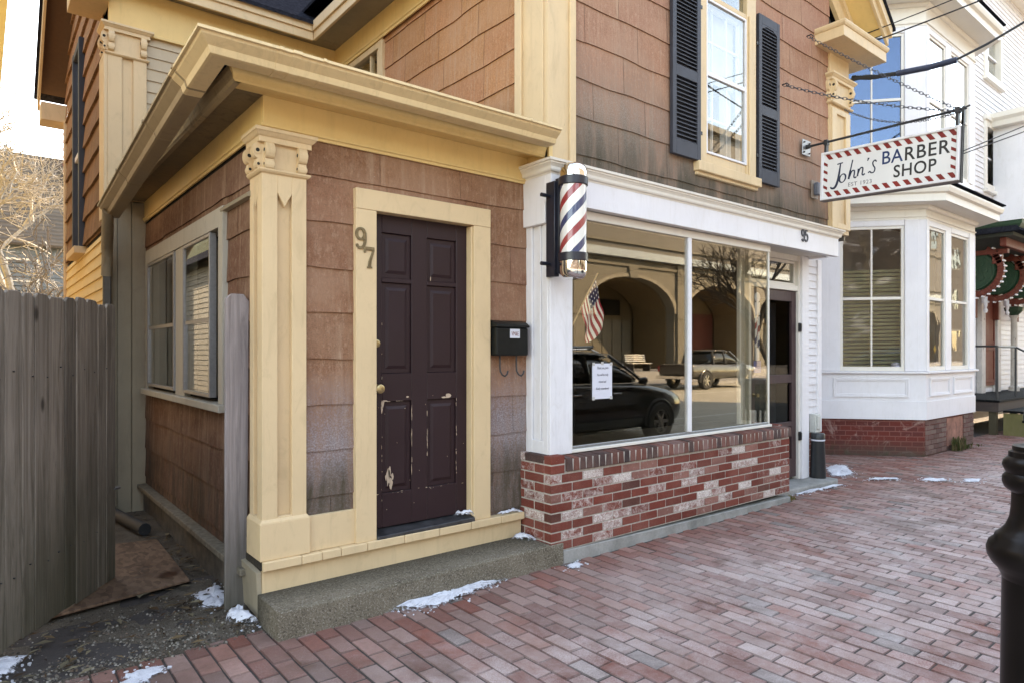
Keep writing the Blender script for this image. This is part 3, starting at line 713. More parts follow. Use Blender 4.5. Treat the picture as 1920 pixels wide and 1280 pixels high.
for c in ((1.998,2.215),(2.335,2.568)):
    for a, b in ((z0,.60),(1.185,1.365),(1.945,1.975),(2.262,z1)): d.box(c[0], c[1], dY+.0, dY+.04, a, b)
for a, b, c, e in pans:
    d.box(a, b, dY+.016, dY+.04, c, e)
    i = .028; q = .05
    d.hexa([(a+i,dY+.0155,c+i),(b-i,dY+.0155,c+i),(b-q,dY+.006,c+q),(a+q,dY+.006,c+q)], [(a+i,dY+.0155,e-i),(b-i,dY+.0155,e-i),(b-q,dY+.006,e-q),(a+q,dY+.006,e-q)])
DO = d.build('door', M['door'], H, .003)
pk = MB(); pr = random.Random(11)
def chip(x, z, w_, h_, n=9):
    pts = [(x+w_*.5*math.cos(6.283*i/n)*pr.uniform(.55,1.15), z+h_*.5*math.sin(6.283*i/n)*pr.uniform(.55,1.15)) for i in range(n)]
    pk.prism(pts, 'y', dY-.0012, dY+.0004)
def chip2(x, z, w_, h_, yy):
    pts = [(x+w_*.5*math.cos(6.283*i/9)*pr.uniform(.5,1.2), z+h_*.5*math.sin(6.283*i/9)*pr.uniform(.5,1.2)) for i in range(9)]
    pk.prism(pts, 'y', yy-.0012, yy+.0004)
chip2(2.045,.70,.03,.13,dY+.006); chip2(2.065,.665,.03,.10,dY+.006); chip2(2.055,.735,.016,.1,dY+.006); chip2(2.076,.70,.016,.07,dY+.006); chip2(2.03,.70,.012,.05,dY+.006)
chip(2.003,1.175,.03,.05); chip(1.997,1.14,.012,.06); chip(2.02,1.19,.04,.012)
chip(2.50,1.205,.06,.032); chip(2.47,1.195,.05,.012); chip(2.185,1.21,.022,.012); chip(2.36,1.79+.2,.008,.03)
for _ in range(12):
    z = pr.uniform(.62,1.17); chip(2.2155+pr.uniform(-.002,.002), z, pr.uniform(.002,.005), pr.uniform(.012,.09))
for _ in range(10): chip(2.3345+pr.uniform(-.002,.002), pr.uniform(.8,1.12), pr.uniform(.002,.004), pr.uniform(.008,.05))
for _ in range(12): chip(2.5685+pr.uniform(-.003,.003), pr.uniform(.62,1.18), pr.uniform(.002,.005), pr.uniform(.008,.03))
for _ in range(12): chip(1.9975+pr.uniform(-.003,.003), pr.uniform(.5,1.8), pr.uniform(.002,.004), pr.uniform(.008,.03))
for _ in range(14): chip(pr.uniform(1.95,2.64), .60+pr.uniform(-.01,.004), pr.uniform(.004,.022), pr.uniform(.002,.006))
for _ in range(8): chip(pr.uniform(2.0,2.215), 1.186, pr.uniform(.008,.03), pr.uniform(.002,.005))
for _ in range(14): chip(pr.uniform(1.94,2.65), pr.uniform(.39,1.3), pr.uniform(.002,.006), pr.uniform(.003,.009))
tag(pk.build('peeled_paint', M['peel'], DO), kind='stuff')
kn = MB().lathe([(.026,0),(.026,-.006),(.012,-.01),(.012,-.03),(.024,-.036),(.031,-.05),(.028,-.064),(.014,-.07)], (1.957,dY,1.272), 20, 'y')
kn.build('door_knob', M['brass'], DO, smooth=True)
MB().lathe([(.026,0),(.026,-.012),(.02,-.016),(.012,-.017)], (1.955,dY,1.555), 20, 'y').build('deadlock', M['brass'], DO, smooth=True)
# ---- gabled main block
YM, XM, XR = 3.545, 3.205, 7.89
PM, PL = FY(YM), FX(XM)
XC = 5.535
def gable_top(u): return 5.36 - .0 + (min(u-3.18+.3, 7.89+.3-u))*.87 - .26
WO = (5.03, 5.83, 3.16, 4.92)                              # window opening of the upper floor
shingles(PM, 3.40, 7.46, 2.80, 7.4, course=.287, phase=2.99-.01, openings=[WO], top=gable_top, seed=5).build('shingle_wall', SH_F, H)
mb = MB()
for a, b, c, d_ in ((3.2,5.0,2.8,4.9),(5.86,7.86,2.8,4.9),(5.0,5.86,2.8,3.2)): mb.box(a, b, YM+.012, YM+.05, c, d_)
mb.prism([(3.2,4.95),(7.86,4.95),(XC,7.2)], 'y', YM+.012, YM+.05)
mb.build('wall_backing', M['dark'], H)
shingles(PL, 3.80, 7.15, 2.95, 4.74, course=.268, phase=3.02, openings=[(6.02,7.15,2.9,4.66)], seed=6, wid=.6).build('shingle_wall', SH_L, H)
MB().box(3.22, 3.24, 3.6, 6.1, 2.9, 5.0).build('wall_backing', M['dark'], H)
# corner boards: front face and flank face with raised edge strips
c = MB().box(3.172, 3.44, 3.515, 3.55, 2.855, 4.95).box(3.172, 3.20, 3.551, 3.86, 2.95, 4.95)
CB = c.build('corner_board', M['cream_old'], H, .003)
MB().box(3.378, 3.44, 3.497, 3.5145, 2.86, 4.95).build('edge_strip', M['cream_old'], CB, .004)
MB().box(3.146, 3.1715, 3.79, 3.865, 3.17, 4.95).box(3.160, 3.1715, 3.555, 3.68, 3.115, 4.95).build('edge_strip', M['cream_old'], CB, .004)
# right corner pilaster
c = MB(); c.box(7.428, 7.886, 3.51, 3.56, 2.85, 4.86); RP = c.build('pilaster', M['cream_old'], H, .003)
f = MB().frame(7.436, 7.878, 2.9, 4.25, .11, FY(3.51), 0, .022, wb=.06, wt=.06); f.build('panel_frame', M['cream'], RP, .003)
capital(7.415, 7.90, 3.49, 3.60, 4.29, 4.62, RP, M['cream'])
# gable eaves: boxed returns, raking boards, roof
ze = 4.86
mb = MB()
mb.box(7.134, 8.20, 3.225, 3.56, ze, ze+.115).box(7.90, 8.20, 3.56, 9, ze, ze+.115)
RT = mb.build('eave_return', M['cream'], H, .003)
MB().box(2.87, 3.93, 3.225, 3.56, ze, ze+.115).build('eave_return', M['cream'], H, .003)
mb = MB()
rp_ = [(-.02,0),(.008,0),(.02,.018),(.026,.04),(.02,.056),(-.02,.06)]
mb.sweep(rp_, [(7.134,3.56,ze+.112),(7.134,3.225,ze+.112),(8.20,3.225,ze+.112),(8.20,9,ze+.112)])
mb.box(7.13, 8.2, 3.226, 3.55, ze+.113, ze+.165).build('return_moulding', M['cream'], RT, .002)
mb = MB().box(2.87, 3.93, 3.226, 3.55, ze+.113, ze+.165); mb.sweep(rp_, [(2.87,9,ze+.112),(2.87,3.225,ze+.112),(3.93,3.225,ze+.112),(3.93,3.56,ze+.112)]); mb.build('return_moulding', M['cream'], RT, .002)
sl_ = .87; mb = MB(); sf = MB(); rf = MB(); fr = MB()
for sg in (1, -1):
    X = lambda q: XC + sg*q                           # q = distance from the ridge
    E_ = 2.70; zp = ze + .20 + E_*sl_                 # underside of the fascia at the ridge
    zz = lambda q, o=0: zp - q*sl_ + o
    mb.prism([(X(0), zz(0)),(X(E_), zz(E_)),(X(E_), zz(E_)+.20),(X(0), zz(0)+.20)], 'y', 3.215, 3.245)
    mb.prism([(X(0), zz(0,.10)),(X(E_+.02), zz(E_+.02,.10)),(X(E_+.02), zz(E_+.02,.215)),(X(0), zz(0,.215))], 'y', 3.18, 3.2145)
    sf.prism([(X(0), zz(0,.02)),(X(E_-.1), zz(E_-.1,.02)),(X(E_-.1), zz(E_-.1,.05)),(X(0), zz(0,.05))], 'y', 3.246, 3.56)
    fr.prism([(X(0), zz(0,-.26)),(X(E_-.3), zz(E_-.3,-.26)),(X(E_-.3), zz(E_-.3,.0)),(X(0), zz(0,.0))], 'y', 3.515, 3.5585)
    fr.prism([(X(0), zz(0,-.06)),(X(E_-.3), zz(E_-.3,-.06)),(X(E_-.3), zz(E_-.3,.018)),(X(0), zz(0,.018))], 'y', 3.48, 3.5148)
    rf.prism([(X(0), zz(0,.22)),(X(E_+.06), zz(E_+.06,.22)),(X(E_+.06), zz(E_+.06,.255)),(X(0), zz(0,.255))], 'y', 3.16, 12.5)
RK = mb.build('raking_fascia', M['cream'], H, .002)
sf.build('raking_soffit', M['cream_eave_glow'], RK); fr.build('raking_frieze', M['cream'], RK)
RF = rf.build('roof', M['asphalt_roof'], H)
# left eave of the main block along the flank
mb = MB().box(2.835, 2.865, 3.56, 6.95, ze+.03, ze+.215).box(2.815, 2.8345, 3.25, 6.93, ze+.12, ze+.225)
FA = mb.build('fascia', M['cream'], H, .003)
MB().box(2.866, 3.2, 3.56, 7.15, ze+.085, ze+.10).build('soffit', M['cream_grey'], FA)
MB().box(3.168, 3.2035, 3.86, 7.15, 4.70, ze+.084).build('frieze_board', M['cream_eave_glow'], FA, .002)
MB().sweep([(0,0),(.014,0),(.018,.02),(.03,.028),(.03,.046),(0,.046)], [(3.168,7.15,4.665),(3.168,3.87,4.665)]).build('frieze_moulding', M['cream_eave_glow'], FA)
# small flank window above the entry roof
f = MB().slab(6.00, 6.09, 3.2, 4.664, PL, -.05, .04).slab(6.09, 7.12, 4.60, 4.664, PL, -.05, .036).slab(6.12, 6.16, 3.2, 4.60, PL, -.04, .015).slab(6.3, 6.325, 3.2, 4.6, PL, -.04, .012)
W2 = f.build('window', M['cream'], H, .003)
MB().slab(6.10, 7.12, 3.2, 4.6, PL, -.01, -.006).build('pane', M['pane'], W2)
MB().slab(6.0, 7.12, 3.2, 4.64, PL, -.35, -.33).build('room_shade', M['dark'], W2)

# ---- upper front window with shutters
f = MB()
f.slab(4.98, 5.075, 3.19, 5.0, PM, -.06, .045); f.slab(5.728, 5.885, 3.19, 5.0, PM, -.06, .045)
f.slab(5.75, 5.80, 3.19, 4.72, PM, .046, .06)
f.slab(5.075, 5.728, 4.685, 4.73, PM, -.05, .04); f.slab(5.075, 5.728, 4.93, 5.0, PM, -.06, .045)
f.slab(5.075, 5.728, 3.19, 3.285, PM, -.06, .03)
W3 = f.build('window', M['cream'], H, .003)
f = MB().slab(4.93, 5.95, 3.105, 3.189, PM, -.02, .07).slab(4.945, 5.935, 3.075, 3.104, PM, -.02, .04); f.build('sill', M['cream_old'], W3, .004)
f = MB().frame(5.076, 5.727, 3.286, 4.684, .02, PM, .0, .042).slab(5.096, 5.707, 3.99, 4.03, PM, .006, .036)
f.build('storm_sash', M['white'], W3, .002)
f = MB()
for u in (5.27, 5.50): f.slab(u-.009, u+.009, 3.31, 4.0, PM, -.05, -.03); f.slab(u-.009, u+.009, 4.03, 4.66, PM, -.05, -.03)
f.slab(5.09, 5.70, 3.63, 3.65, PM, -.051, -.031).slab(5.09, 5.70, 4.34, 4.36, PM, -.051, -.031).frame(5.076, 5.727, 3.29, 4.68, .035, PM, -.06, -.025)
f.build('sash', M['white'], W3)
MB().slab(5.096, 5.707, 3.306, 3.99, PM, .018, .02).slab(5.096, 5.707, 4.03, 4.664, PM, .024, .026).slab(5.076, 5.728, 4.73, 4.93, PM, .0, .002).build('pane', M['pane'], W3)
cu = MB()
for a, b, s_ in ((5.10, 5.26, 1), (5.53, 5.70, -1)):
    n = 14
    for i in range(n):
        u0, u1 = a+(b-a)*i/n, a+(b-a)*(i+1)/n
        w0, w1 = .022*math.sin(i*2.1), .022*math.sin((i+1)*2.1)
        pull = .10*s_
        V = [PM(u0,-.13+w0,4.68),PM(u1,-.13+w1,4.68),PM(u1-pull*(u1-a if s_>0 else u1-b)*-0 ,-.13+w1,4.0),PM(u0,-.13+w0,4.0),PM(u1,-.12+w1,3.30),PM(u0,-.12+w0,3.30)]
        cu.add(V, [(0,1,2,3),(3,2,4,5)])
cu.build('curtain', M['curtain'], W3, smooth=True)
MB().slab(5.09, 5.71, 4.02, 4.68, PM, -.10, -.095).build('lace_blind', M['curtain'], W3)
MB().slab(4.98, 5.87, 3.18, 4.99, PM, -.62, -.6).build('room_shade', M['dark'], W3)
def shutter(u0, u1, z0, z1, nm='shutter'):
    f = MB(); st_ = .052; zm = z0 + (z1-z0)*.43
    f.slab(u0, u0+st_, z0, z1, PM, .022, .056); f.slab(u1-st_, u1, z0, z1, PM, .022, .056)
    f.slab(u0+st_, u1-st_, z0, z0+.13, PM, .022, .056); f.slab(u0+st_, u1-st_, z1-.09, z1, PM, .022, .056); f.slab(u0+st_, u1-st_, zm-.045, zm+.045, PM, .022, .056)
    f.prism([(u0+st_, z1-.09),(u1-st_, z1-.09),(u1-st_, z1-.14),((u0+u1)/2+.06, z1-.105),((u0+u1)/2-.06, z1-.105),(u0+st_, z1-.14)], 'y', YM-.056, YM-.022)
    o = f.build(nm, M['shutter'], H, .002)
    l = MB()
    for a, b in ((z0+.13, zm-.045), (zm+.045, z1-.09)):
        n = int((b-a)/.034)
        for i in range(n):
            z = a + (b-a)*(i+.5)/n
            l.hexa([PM(u0+st_,.026,z+.006),PM(u1-st_,.026,z+.006),PM(u1-st_,.052,z-.016),PM(u0+st_,.052,z-.016)], [PM(u0+st_,.026,z+.013),PM(u1-st_,.026,z+.013),PM(u1-st_,.052,z-.009),PM(u0+st_,.052,z-.009)])
    l.slab(u0+st_, u1-st_, z0+.1, z1-.06, PM, .0225, .0245)
    l.build('louvres', M['shutter'], o)
    h = MB()
    for z in (z0+.25, z1-.3): h.slab(u0-.03 if u0 > 5.5 else u1-.005, u0+.005 if u0 > 5.5 else u1+.03, z-.015, z+.015, PM, .04, .05)
    h.build('hinge', M['black'], o)
shutter(4.575, 4.974, 3.19, 4.86); shutter(5.925, 6.31, 3.165, 4.81)
# small things fixed to the front: alarm bell
al = MB().slab(7.01, 7.15, 3.17, 3.36, PM, .024, .034); AL = al.build('alarm_box', plain('alarm_backplate', (.26,.2,.16), .6), None)
tag(AL, 'small dark alarm box on a plate under the barber sign', 'alarm box')
a_ = MB().slab(7.045, 7.125, 3.20, 3.335, PM, .0345, .085); a_.build('housing', M['alarm'], AL, .012, seg=2)

# ================================================================== shopfront
YG = 3.54
# brick base: every brick of the two visible faces
bb = MB(); rr = random.Random(21); bl_, bh, mj = .203, .0575, .0105
crs = bh + mj; zb0 = .098
def bcol(u, z):
    q = rr.random(); c = (.185,.038,.025)
    wv = 0.
    if q < .33: wv = rr.choice([.5,.6,.7,.8,.95])
    elif q < .43: c = (.27,.12,.095); wv = .4
    elif q < .45: c = (.045,.035,.032)
    elif q < .50: c = (.10,.035,.026)
    c = k(c, rr.uniform(.78, 1.15)); return (*c, wv)
white = []
for i in range(8):
    z = zb0 + i*crs; top = z + bh
    u = 3.121 - (bl_+mj)*.5*(i % 2); 
    while u < 6.375:
        a, b = max(u, 3.121), min(u + bl_, 6.378)
        if b - a > .03:
            bb.hexa([(a,3.423+rr.uniform(-.0015,.0015),z),(b,3.423,z),(b,3.50,z),(a,3.50,z)], [(a,3.423,top),(b,3.423+rr.uniform(-.0015,.0015),top),(b,3.50,top),(a,3.50,top)], bcol(a, z))
        u += bl_ + mj
nret = 10
for i in range(nret):
    z = zb0 + (i)*crs; top = z + bh; z = max(z, .10)
    v = 3.505 + (bl_+mj)*.5*((i+1) % 2) - (bl_+mj); first = True
    while v < 3.80:
        a, b = max(v, 3.502), min(v + bl_, 3.83)
        if b-a > .03:
            bb.box(3.119+rr.uniform(-.0015,.0015), 3.19, a, b, z, top, bcol(a, z))
        v += bl_ + mj
    if i >= 8: bb.box(3.121, 3.252, 3.423, 3.5, z, top, bcol(0, z))
    # right end of the base
    v = 3.505
    while v < 3.84: bb.box(6.33, 6.379, v, min(v+bl_, 3.85), z, top, bcol(v, z)); v += bl_+mj
BB = bb.build('brick_base', M['brick'], H, .003)
MB().box(3.124, 6.374, 3.428, 3.86, .09, .735).box(3.264, 6.372, 3.413, 3.427, .656, .737).build('mortar', M['mortar'], BB)
so_ = MB(); u = 3.262
zs0, zs1 = .652, .742
while u < 6.37:
    wd = rr.uniform(.055, .06); c = rr.choice([(.125,.05,.038),(.15,.055,.04),(.055,.038,.034),(.19,.11,.095),(.17,.075,.06),(.035,.03,.03),(.14,.045,.03)])
    c = k(c, rr.uniform(.8, 1.2)); tz = rr.uniform(-.002, .003)
    so_.hexa([(u,3.405,zs0),(u+wd,3.405,zs0),(u+wd,3.555,zs0),(u,3.555,zs0)], [(u,3.412,zs1+tz),(u+wd,3.412,zs1+tz),(u+wd,3.555,zs1+tz+.014),(u,3.555,zs1+tz+.014)], c)
    u += wd + .0105
so_.build('rowlock_sill', M['brick'], BB, .004)
MB().hexa([(3.235,3.412,-.05),(6.385,3.412,-.05),(6.385,3.5,-.05),(3.235,3.5,-.05)], [(3.235,3.418,.088),(6.385,3.418,.045),(6.385,3.5,.045),(3.235,3.5,.088)]).build('concrete_footing', CONC2, BB, .004)

# white corner pilaster of the shop
f = MB(); X0 = 3.172
f.box(X0+.02, 3.40, 3.515, 3.76, .757, 2.72)
f.box(X0+.006, 3.402, 3.498, 3.5145, .757, 2.566)
f.box(X0, X0+.0195, 3.515, 3.565, .757, 2.72); f.box(X0, X0+.0195, 3.69, 3.76, .757, 2.72); f.box(X0, X0+.0195, 3.565, 3.69, 2.42, 2.72); f.box(X0, X0+.0195, 3.565, 3.69, .757, .86)
f.box(X0+.006, X0+.0195, 3.60, 3.625, .86, 2.42)
SP = f.build('shop_pilaster', M['white_old'], H, .004)
f = MB().box(3.145, 7.50, 3.452, 3.5145, 2.567, 2.78).box(3.145, 3.1715, 3.5145, 3.762, 2.42, 2.78).box(3.145, 3.402, 3.482, 3.4975, 2.42, 2.5665).box(3.402, 7.5, 3.515, 3.86, 2.621, 2.78)
f.box(7.44, 7.4995, 3.56, 3.9, 2.567, 2.6195)
FS = f.build('shop_fascia', M['white'], H, .003)
cp = [(-.03,0),(.004,0),(.008,.012),(.02,.016),(.026,.026),(.028,.045),(.04,.062),(.046,.066),(.046,.078),(.058,.08),(.06,.097),(-.03,.10)]
MB().sweep(cp, [(3.147,3.765,2.762),(3.147,3.454,2.762),(7.50,3.454,2.762),(7.50,3.88,2.762)]).build('shop_cornice', M['white_warm'], FS)
MB().box(3.115, 7.53, 3.42, 3.88, 2.835, 2.858).build('cornice_cap', M['white_warm'], FS)
MB().box(3.40, 7.44, 3.60, 3.86, 2.595, 2.6195).build('soffit', M['white_warm'], FS)
# display window: plate glass box
f = MB().box(3.403, 6.195, 3.525, 3.60, 2.50, 2.566).box(3.403, 6.19, 3.505, 3.56, .758, .782).box(6.165, 6.185, 3.53, 3.552, .783, 2.499)
f.box(3.403, 3.43, 3.525, 3.56, .783, 2.499)
WS = f.build('display_window', M['white_warm'], H, .003)
MB().box(3.43, 6.165, 3.528, 3.552, .783, .803).build('steel_bead', M['steel'], WS, .003)
MB().box(4.835, 4.885, 3.52, 3.565, .804, 2.499).build('mullion', M['white'], WS, .004)
MB().box(3.43, 4.835, 3.540, 3.546, .80, 2.499).build('pane', M['pane_shop'], WS)
MB().box(4.885, 6.165, 3.540, 3.546, .80, 2.499).build('pane', M['pane_shop'], WS)
MB().box(6.172, 6.178, 3.553, 3.84, .80, 2.499).build('pane', M['pane'], WS)
MB().box(3.41, 6.18, 3.56, 4.2, .74, .757).build('window_bed', M['roomfloor'], WS)
MB().box(6.15, 6.25, 3.842, 3.88, .1, 2.594).build('return_post', M['white_warm'], WS, .003)
# the room behind
f = MB(); f.box(3.25, 3.27, 3.9, 8, .1, 2.75); f.box(7.85, 7.87, 3.9, 8, .1, 2.75); f.box(3.25, 7.87, 8, 8.02, .1, 2.75); f.box(3.25, 7.87, 3.87, 8, 2.75, 2.77)
IN = f.build('shop_room', M['room'], H)
MB().box(3.27, 7.85, 3.87, 8, .08, .1).build('room_floor', M['roomfloor'], IN)
MB().box(3.27, 6.15, 4.2, 4.22, .1, .74).build('window_apron', M['room'], IN)
# alcove: door, transom, post, narrow clapboards
f = MB().box(6.25, 6.30, 3.80, 3.88, .06, 2.594).box(7.262, 7.30, 3.79, 3.90, .06, 2.594)
f.box(6.30, 7.262, 3.80, 3.88, 2.19, 2.25).box(6.30, 7.262, 3.80, 3.88, 2.53, 2.594)
SD = f.build('shop_door_frame', M['white_warm'], H, .003)
MB().box(7.3005, 7.455, 3.765, 3.90, .06, 2.594).build('door_post', M['white'], SD, .004)
MB().frame(6.301, 7.261, 2.251, 2.529, .03, FY(3.86), 0, .03).build('transom_sash', M['white_warm'], SD, .002)
MB().box(6.331, 7.231, 3.842, 3.847, 2.281, 2.499).build('transom_pane', M['pane'], SD)
P = FY(3.86); f = MB()
f.slab(6.302, 6.40, .09, 2.185, P, 0, .04).slab(7.165, 7.26, .09, 2.185, P, 0, .04).slab(6.40, 7.165, 2.07, 2.185, P, 0, .04)
f.slab(6.40, 7.165, .09, .30, P, 0, .04).slab(6.40, 7.165, 1.16, 1.25, P, 0, .04).slab(6.40, 7.165, .665, .72, P, 0, .04).slab(6.75, 6.80, .30, .665, P, 0, .038)
DR = f.build('shop_door', M['shopdoor'], H, .003)
MB().slab(6.40, 7.165, .30, 2.07, P, .010, .013).build('screen', pane_mat('insect_screen', .0, (.5,.5,.5), 0, (1,1,1), .25), DR)
f = MB()
for i in range(16):
    u0, u1 = 6.42+.045*i, 6.42+.045*(i+1)
    f.add([P(u0,-.12+.02*math.sin(i*1.9),2.06),P(u1,-.12+.02*math.sin((i+1)*1.9),2.06),P(u1,-.12+.02*math.sin((i+1)*1.9),.12),P(u0,-.12+.02*math.sin(i*1.9),.12)], [(0,1,2,3)])
f.build('door_curtain', plain('grey_door_curtain', (.16,.16,.165), .9, 0, .2, 6, .1), DR, smooth=True)
f = MB()
for z in (.55, 1.78): f.box(7.25, 7.30, 3.775, 3.79, z-.05, z+.05).box(7.252, 7.275, 3.755, 3.775, z-.04, z+.04)
f.build('door_hinge', M['black'], DR, .003)
MB().lathe([(.02,0),(.02,-.01),(.009,-.014),(.009,-.04),(.022,-.05),(.02,-.065)], (6.36,3.82,1.05), 14, 'y').build('door_knob', M['brass'], DR, smooth=True)
clapboards(FY(3.86), 7.455, 7.86, .60, 2.60, course=.087, seed=3).build('clapboard_strip', M['white_old'], H)
MB().box(7.455, 7.88, 3.865, 3.9, .0, 2.85).build('wall_backing', M['white'], H)
MB().box(7.80, 7.89, 3.83, 3.864, .55, 2.60).build('corner_board', M['white'], H, .003)
f = MB(); rr2 = random.Random(5)
for i in range(8):
    z = .02 + i*.068; u = 7.455 - .1*(i % 2)
    while u < 7.88: f.box(max(u,7.455), min(u+.195, 7.885), 3.835+rr2.uniform(-.002,.002), 3.87, z, z+.058, k((.17,.035,.025), rr2.uniform(.7,1.1))); u += .205
FD = f.build('brick_foundation', M['brick'], H, .003)
MB().box(7.456, 7.884, 3.84, 3.872, 0, .57).build('mortar', M['mortar'], FD)
MB().box(7.87, 7.9, 3.56, 9, 2.8, 5.0).box(7.87, 7.9, 3.9, 9, 0, 2.8).build('flank_wall', M['cream_grey'], H)
ut = MB().box(7.60, 7.72, 3.76, 3.84, .56, .78).box(7.62, 7.70, 3.745, 3.76, .60, .76).box(7.645, 7.66, 3.79, 3.81, .0, .56)
tag(ut.build('utility_box', M['utility'], None, .012, seg=2), 'pale grey utility box low on the white clapboards by the shop door', 'utility box')

# ---- rear wing 
YW, XW, zf_ = 7.17, .955, 4.89
PW, PWL = FY(YW), FX(XW)
clapboards(PW, 1.25, 3.2, 3.0, 4.56, course=.112, seed=8).build('clapboard_wall', M['cream_wing_shade'], H)
MB().box(.96, 3.2, YW+.01, YW+.05, .0, 4.9).build('wall_backing', M['cream_grey'], H)
# vertical boards below the capitalled pilaster
f = MB()
for a, b, dd in ((.925,1.01,.03),(1.014,1.13,.018),(1.134,1.25,.03)): f.slab(a, b, -.1, 2.92, PW, 0, dd)
f.build('board_panel', M['cream_grey'], H, .003)
f = MB(); f.slab(.93, 1.255, 2.93, 4.28, PW, 0, .02); f.slab(.93, 1.05, 2.93, 4.28, PW, .0201, .045); f.slab(1.14, 1.255, 2.93, 4.28, PW, .0201, .045)
f.box(.9, .9295, YW-.043, YW+.25, 2.75, 4.28)
WPL = f.build('pilaster', M['cream'], H, .003)
capital(.925, 1.26, YW-.045, YW+.2, 4.27, 4.56, WPL, M['cream'])
MB().slab(.94, 3.2, 4.56, zf_+.05, PW, .0, .03).slab(1.28, 3.2, 4.53, 4.56, PW, .0, .045).build('frieze_board', M['cream_eave_glow'], H, .002)
zf = 4.89; yev = 6.95
f = MB().box(.66, 2.834, yev, yev+.03, zf, zf+.185).box(.62, 2.814, yev-.02, yev-.0005, zf+.09, zf+.195)
WF = f.build('fascia', M['cream'], H, .003)
MB().box(.66, 3.2, yev+.031, YW, zf+.05, zf+.06).build('soffit', M['cream_grey'], WF)
# wing left flank: clapboards below, shingles above, gable
ridge = 9.15; zr = lambda y: zf+.12 + (2.2-abs(y-ridge))*.80
clapboards(PWL, 7.2, 11.0, .0, 2.66, course=.118, seed=9, out=.02).build('clapboard_wall', paint('bounce_lit_cream', (.76,.57,.29), .55, .07, .25, (.4,.28,.14)), H)  # bounced light put into a brighter cream on this flank
shingles(PWL, 7.42, 11.0, 2.70, 6.6, course=.275, phase=2.72, top=lambda u: zr(u)-.12, openings=[(9.02,9.62,2.78,5.05)], seed=10, out=.028).build('shingle_wall', SH_W, H)
f = MB().box(XW+.012, XW+.03, 7.2, 8.95, 0, 4.9).box(XW+.012, XW+.03, 9.7, 11, 0, 4.9).box(XW+.012, XW+.03, 8.95, 9.7, 0, 2.7); f.build('wall_backing', M['dark'], H)
f = MB().slab(8.96, 9.06, 2.70, 5.1, PWL, -.05, .065).slab(9.58, 9.68, 2.70, 5.1, PWL, -.05, .065).slab(9.06, 9.58, 5.02, 5.1, PWL, -.05, .06)
W4 = f.build('window', M['shutter'], H, .003)
MB().slab(8.90, 9.74, 2.62, 2.70, PWL, -.02, .12).build('sill', M['cream'], W4, .004)
MB().slab(9.06, 9.58, 2.70, 3.80, PWL, .02, .024).slab(9.06, 9.58, 3.84, 5.02, PWL, .03, .034).build('pane', M['pane_sky'], W4)
MB().slab(9.06, 9.58, 3.79, 3.85, PWL, .0, .045).build('sash', M['white'], W4)
MB().slab(9.0, 9.6, 2.7, 5.05, PWL, -.4, -.38).build('room_shade', M['dark'], W4)
f = MB().box(.915, .956, 10.92, 11.02, 0, 4.7); f.build('corner_board', M['cream'], H, .003)
f = MB()
f.box(.66, .952, yev+.031, 7.62, zf-.13, zf+.048)
WRT = f.build('eave_return', M['cream'], H, .003)
MB().box(.66, .952, 11.0, 11.38, zf-.22, zf+.02).build('eave_return', M['cream'], H, .003)
f = MB(); g = MB(); h = MB()
for sg in (1, -1):
    yy = lambda q: ridge + sg*q
    E_ = 2.2; zz = lambda q, o=0: zf + .185 + (E_-q)*.80 + o
    f.prism([(yy(0), zz(0,-.2)),(yy(E_), zz(E_,-.2)),(yy(E_), zz(E_,.0)),(yy(0), zz(0,.0))], 'x', .635, .665)
    g.prism([(yy(0), zz(0,-.06)),(yy(E_-.1), zz(E_-.1,-.06)),(yy(E_-.1), zz(E_-.1,-.03)),(yy(0), zz(0,-.03))], 'x', .666, 1.0)
    h.prism([(yy(0), zz(0,.005)),(yy(E_+.05), zz(E_+.05,.005)),(yy(E_+.05), zz(E_+.05,.045)),(yy(0), zz(0,.045))], 'x', .6, 5.6)
WR = f.build('raking_fascia', M['cream_old'], H, .002); g.build('raking_soffit', plain('dark_brown_soffit', (.12,.06,.03), .7), WR)
h.build('roof', M['asphalt_roof'], H)
# ================================================================== things on and around the house
def text(name, body, parent, loc, rot, cap, mat, ext=.001, width=None, shear=0., off=0., space=1., world=False):
    cu = bpy.data.curves.new(name, 'FONT'); cu.body = body; cu.size = cap/.70; cu.extrude = ext; cu.shear = shear; cu.offset = off; cu.space_character = space
    cu.resolution_u = 4; cu.materials.append(mat)
    o = bpy.data.objects.new(name, cu); COL.objects.link(o); o.parent = parent
    L = Vector((0,0,0))
    if world and parent is not None:
        r_ = parent
        while r_.parent is not None: r_ = r_.parent
        L = ROOT.get(r_.name, L)
    o.location = Vector(loc) - L; o.rotation_euler = rot
    bpy.context.view_layer.update()
    if width and o.dimensions.x > 0: o.scale.x = width/o.dimensions.x
    me = bpy.data.meshes.new_from_object(o.evaluated_get(bpy.context.evaluated_depsgraph_get()))
    m_ = bpy.data.objects.new(name, me); COL.objects.link(m_); m_.parent = parent
    m_.location = o.location; m_.rotation_euler = o.rotation_euler; m_.scale = o.scale
    bpy.data.objects.remove(o); bpy.data.curves.remove(cu)
    return m_
def stroke(mb, pts, w, P, d0, d1):
    """a flat pen stroke of varying width"""
    pts = [Vector(p) for p in pts]; n = len(pts); ws = w if isinstance(w, (list, tuple)) else [w]*n
    L, Rr = [], []
    for i, p in enumerate(pts):
        t_ = (pts[min(i+1,n-1)]-pts[max(i-1,0)]).normalized(); nn = Vector((-t_.y, t_.x)); L.append(p+nn*ws[i]/2); Rr.append(p-nn*ws[i]/2)
    for i in range(n-1):
        q = [L[i], Rr[i], Rr[i+1], L[i+1]]
        mb.hexa([P(a.x, d0, a.y) for a in q], [P(a.x, d1, a.y) for a in q])
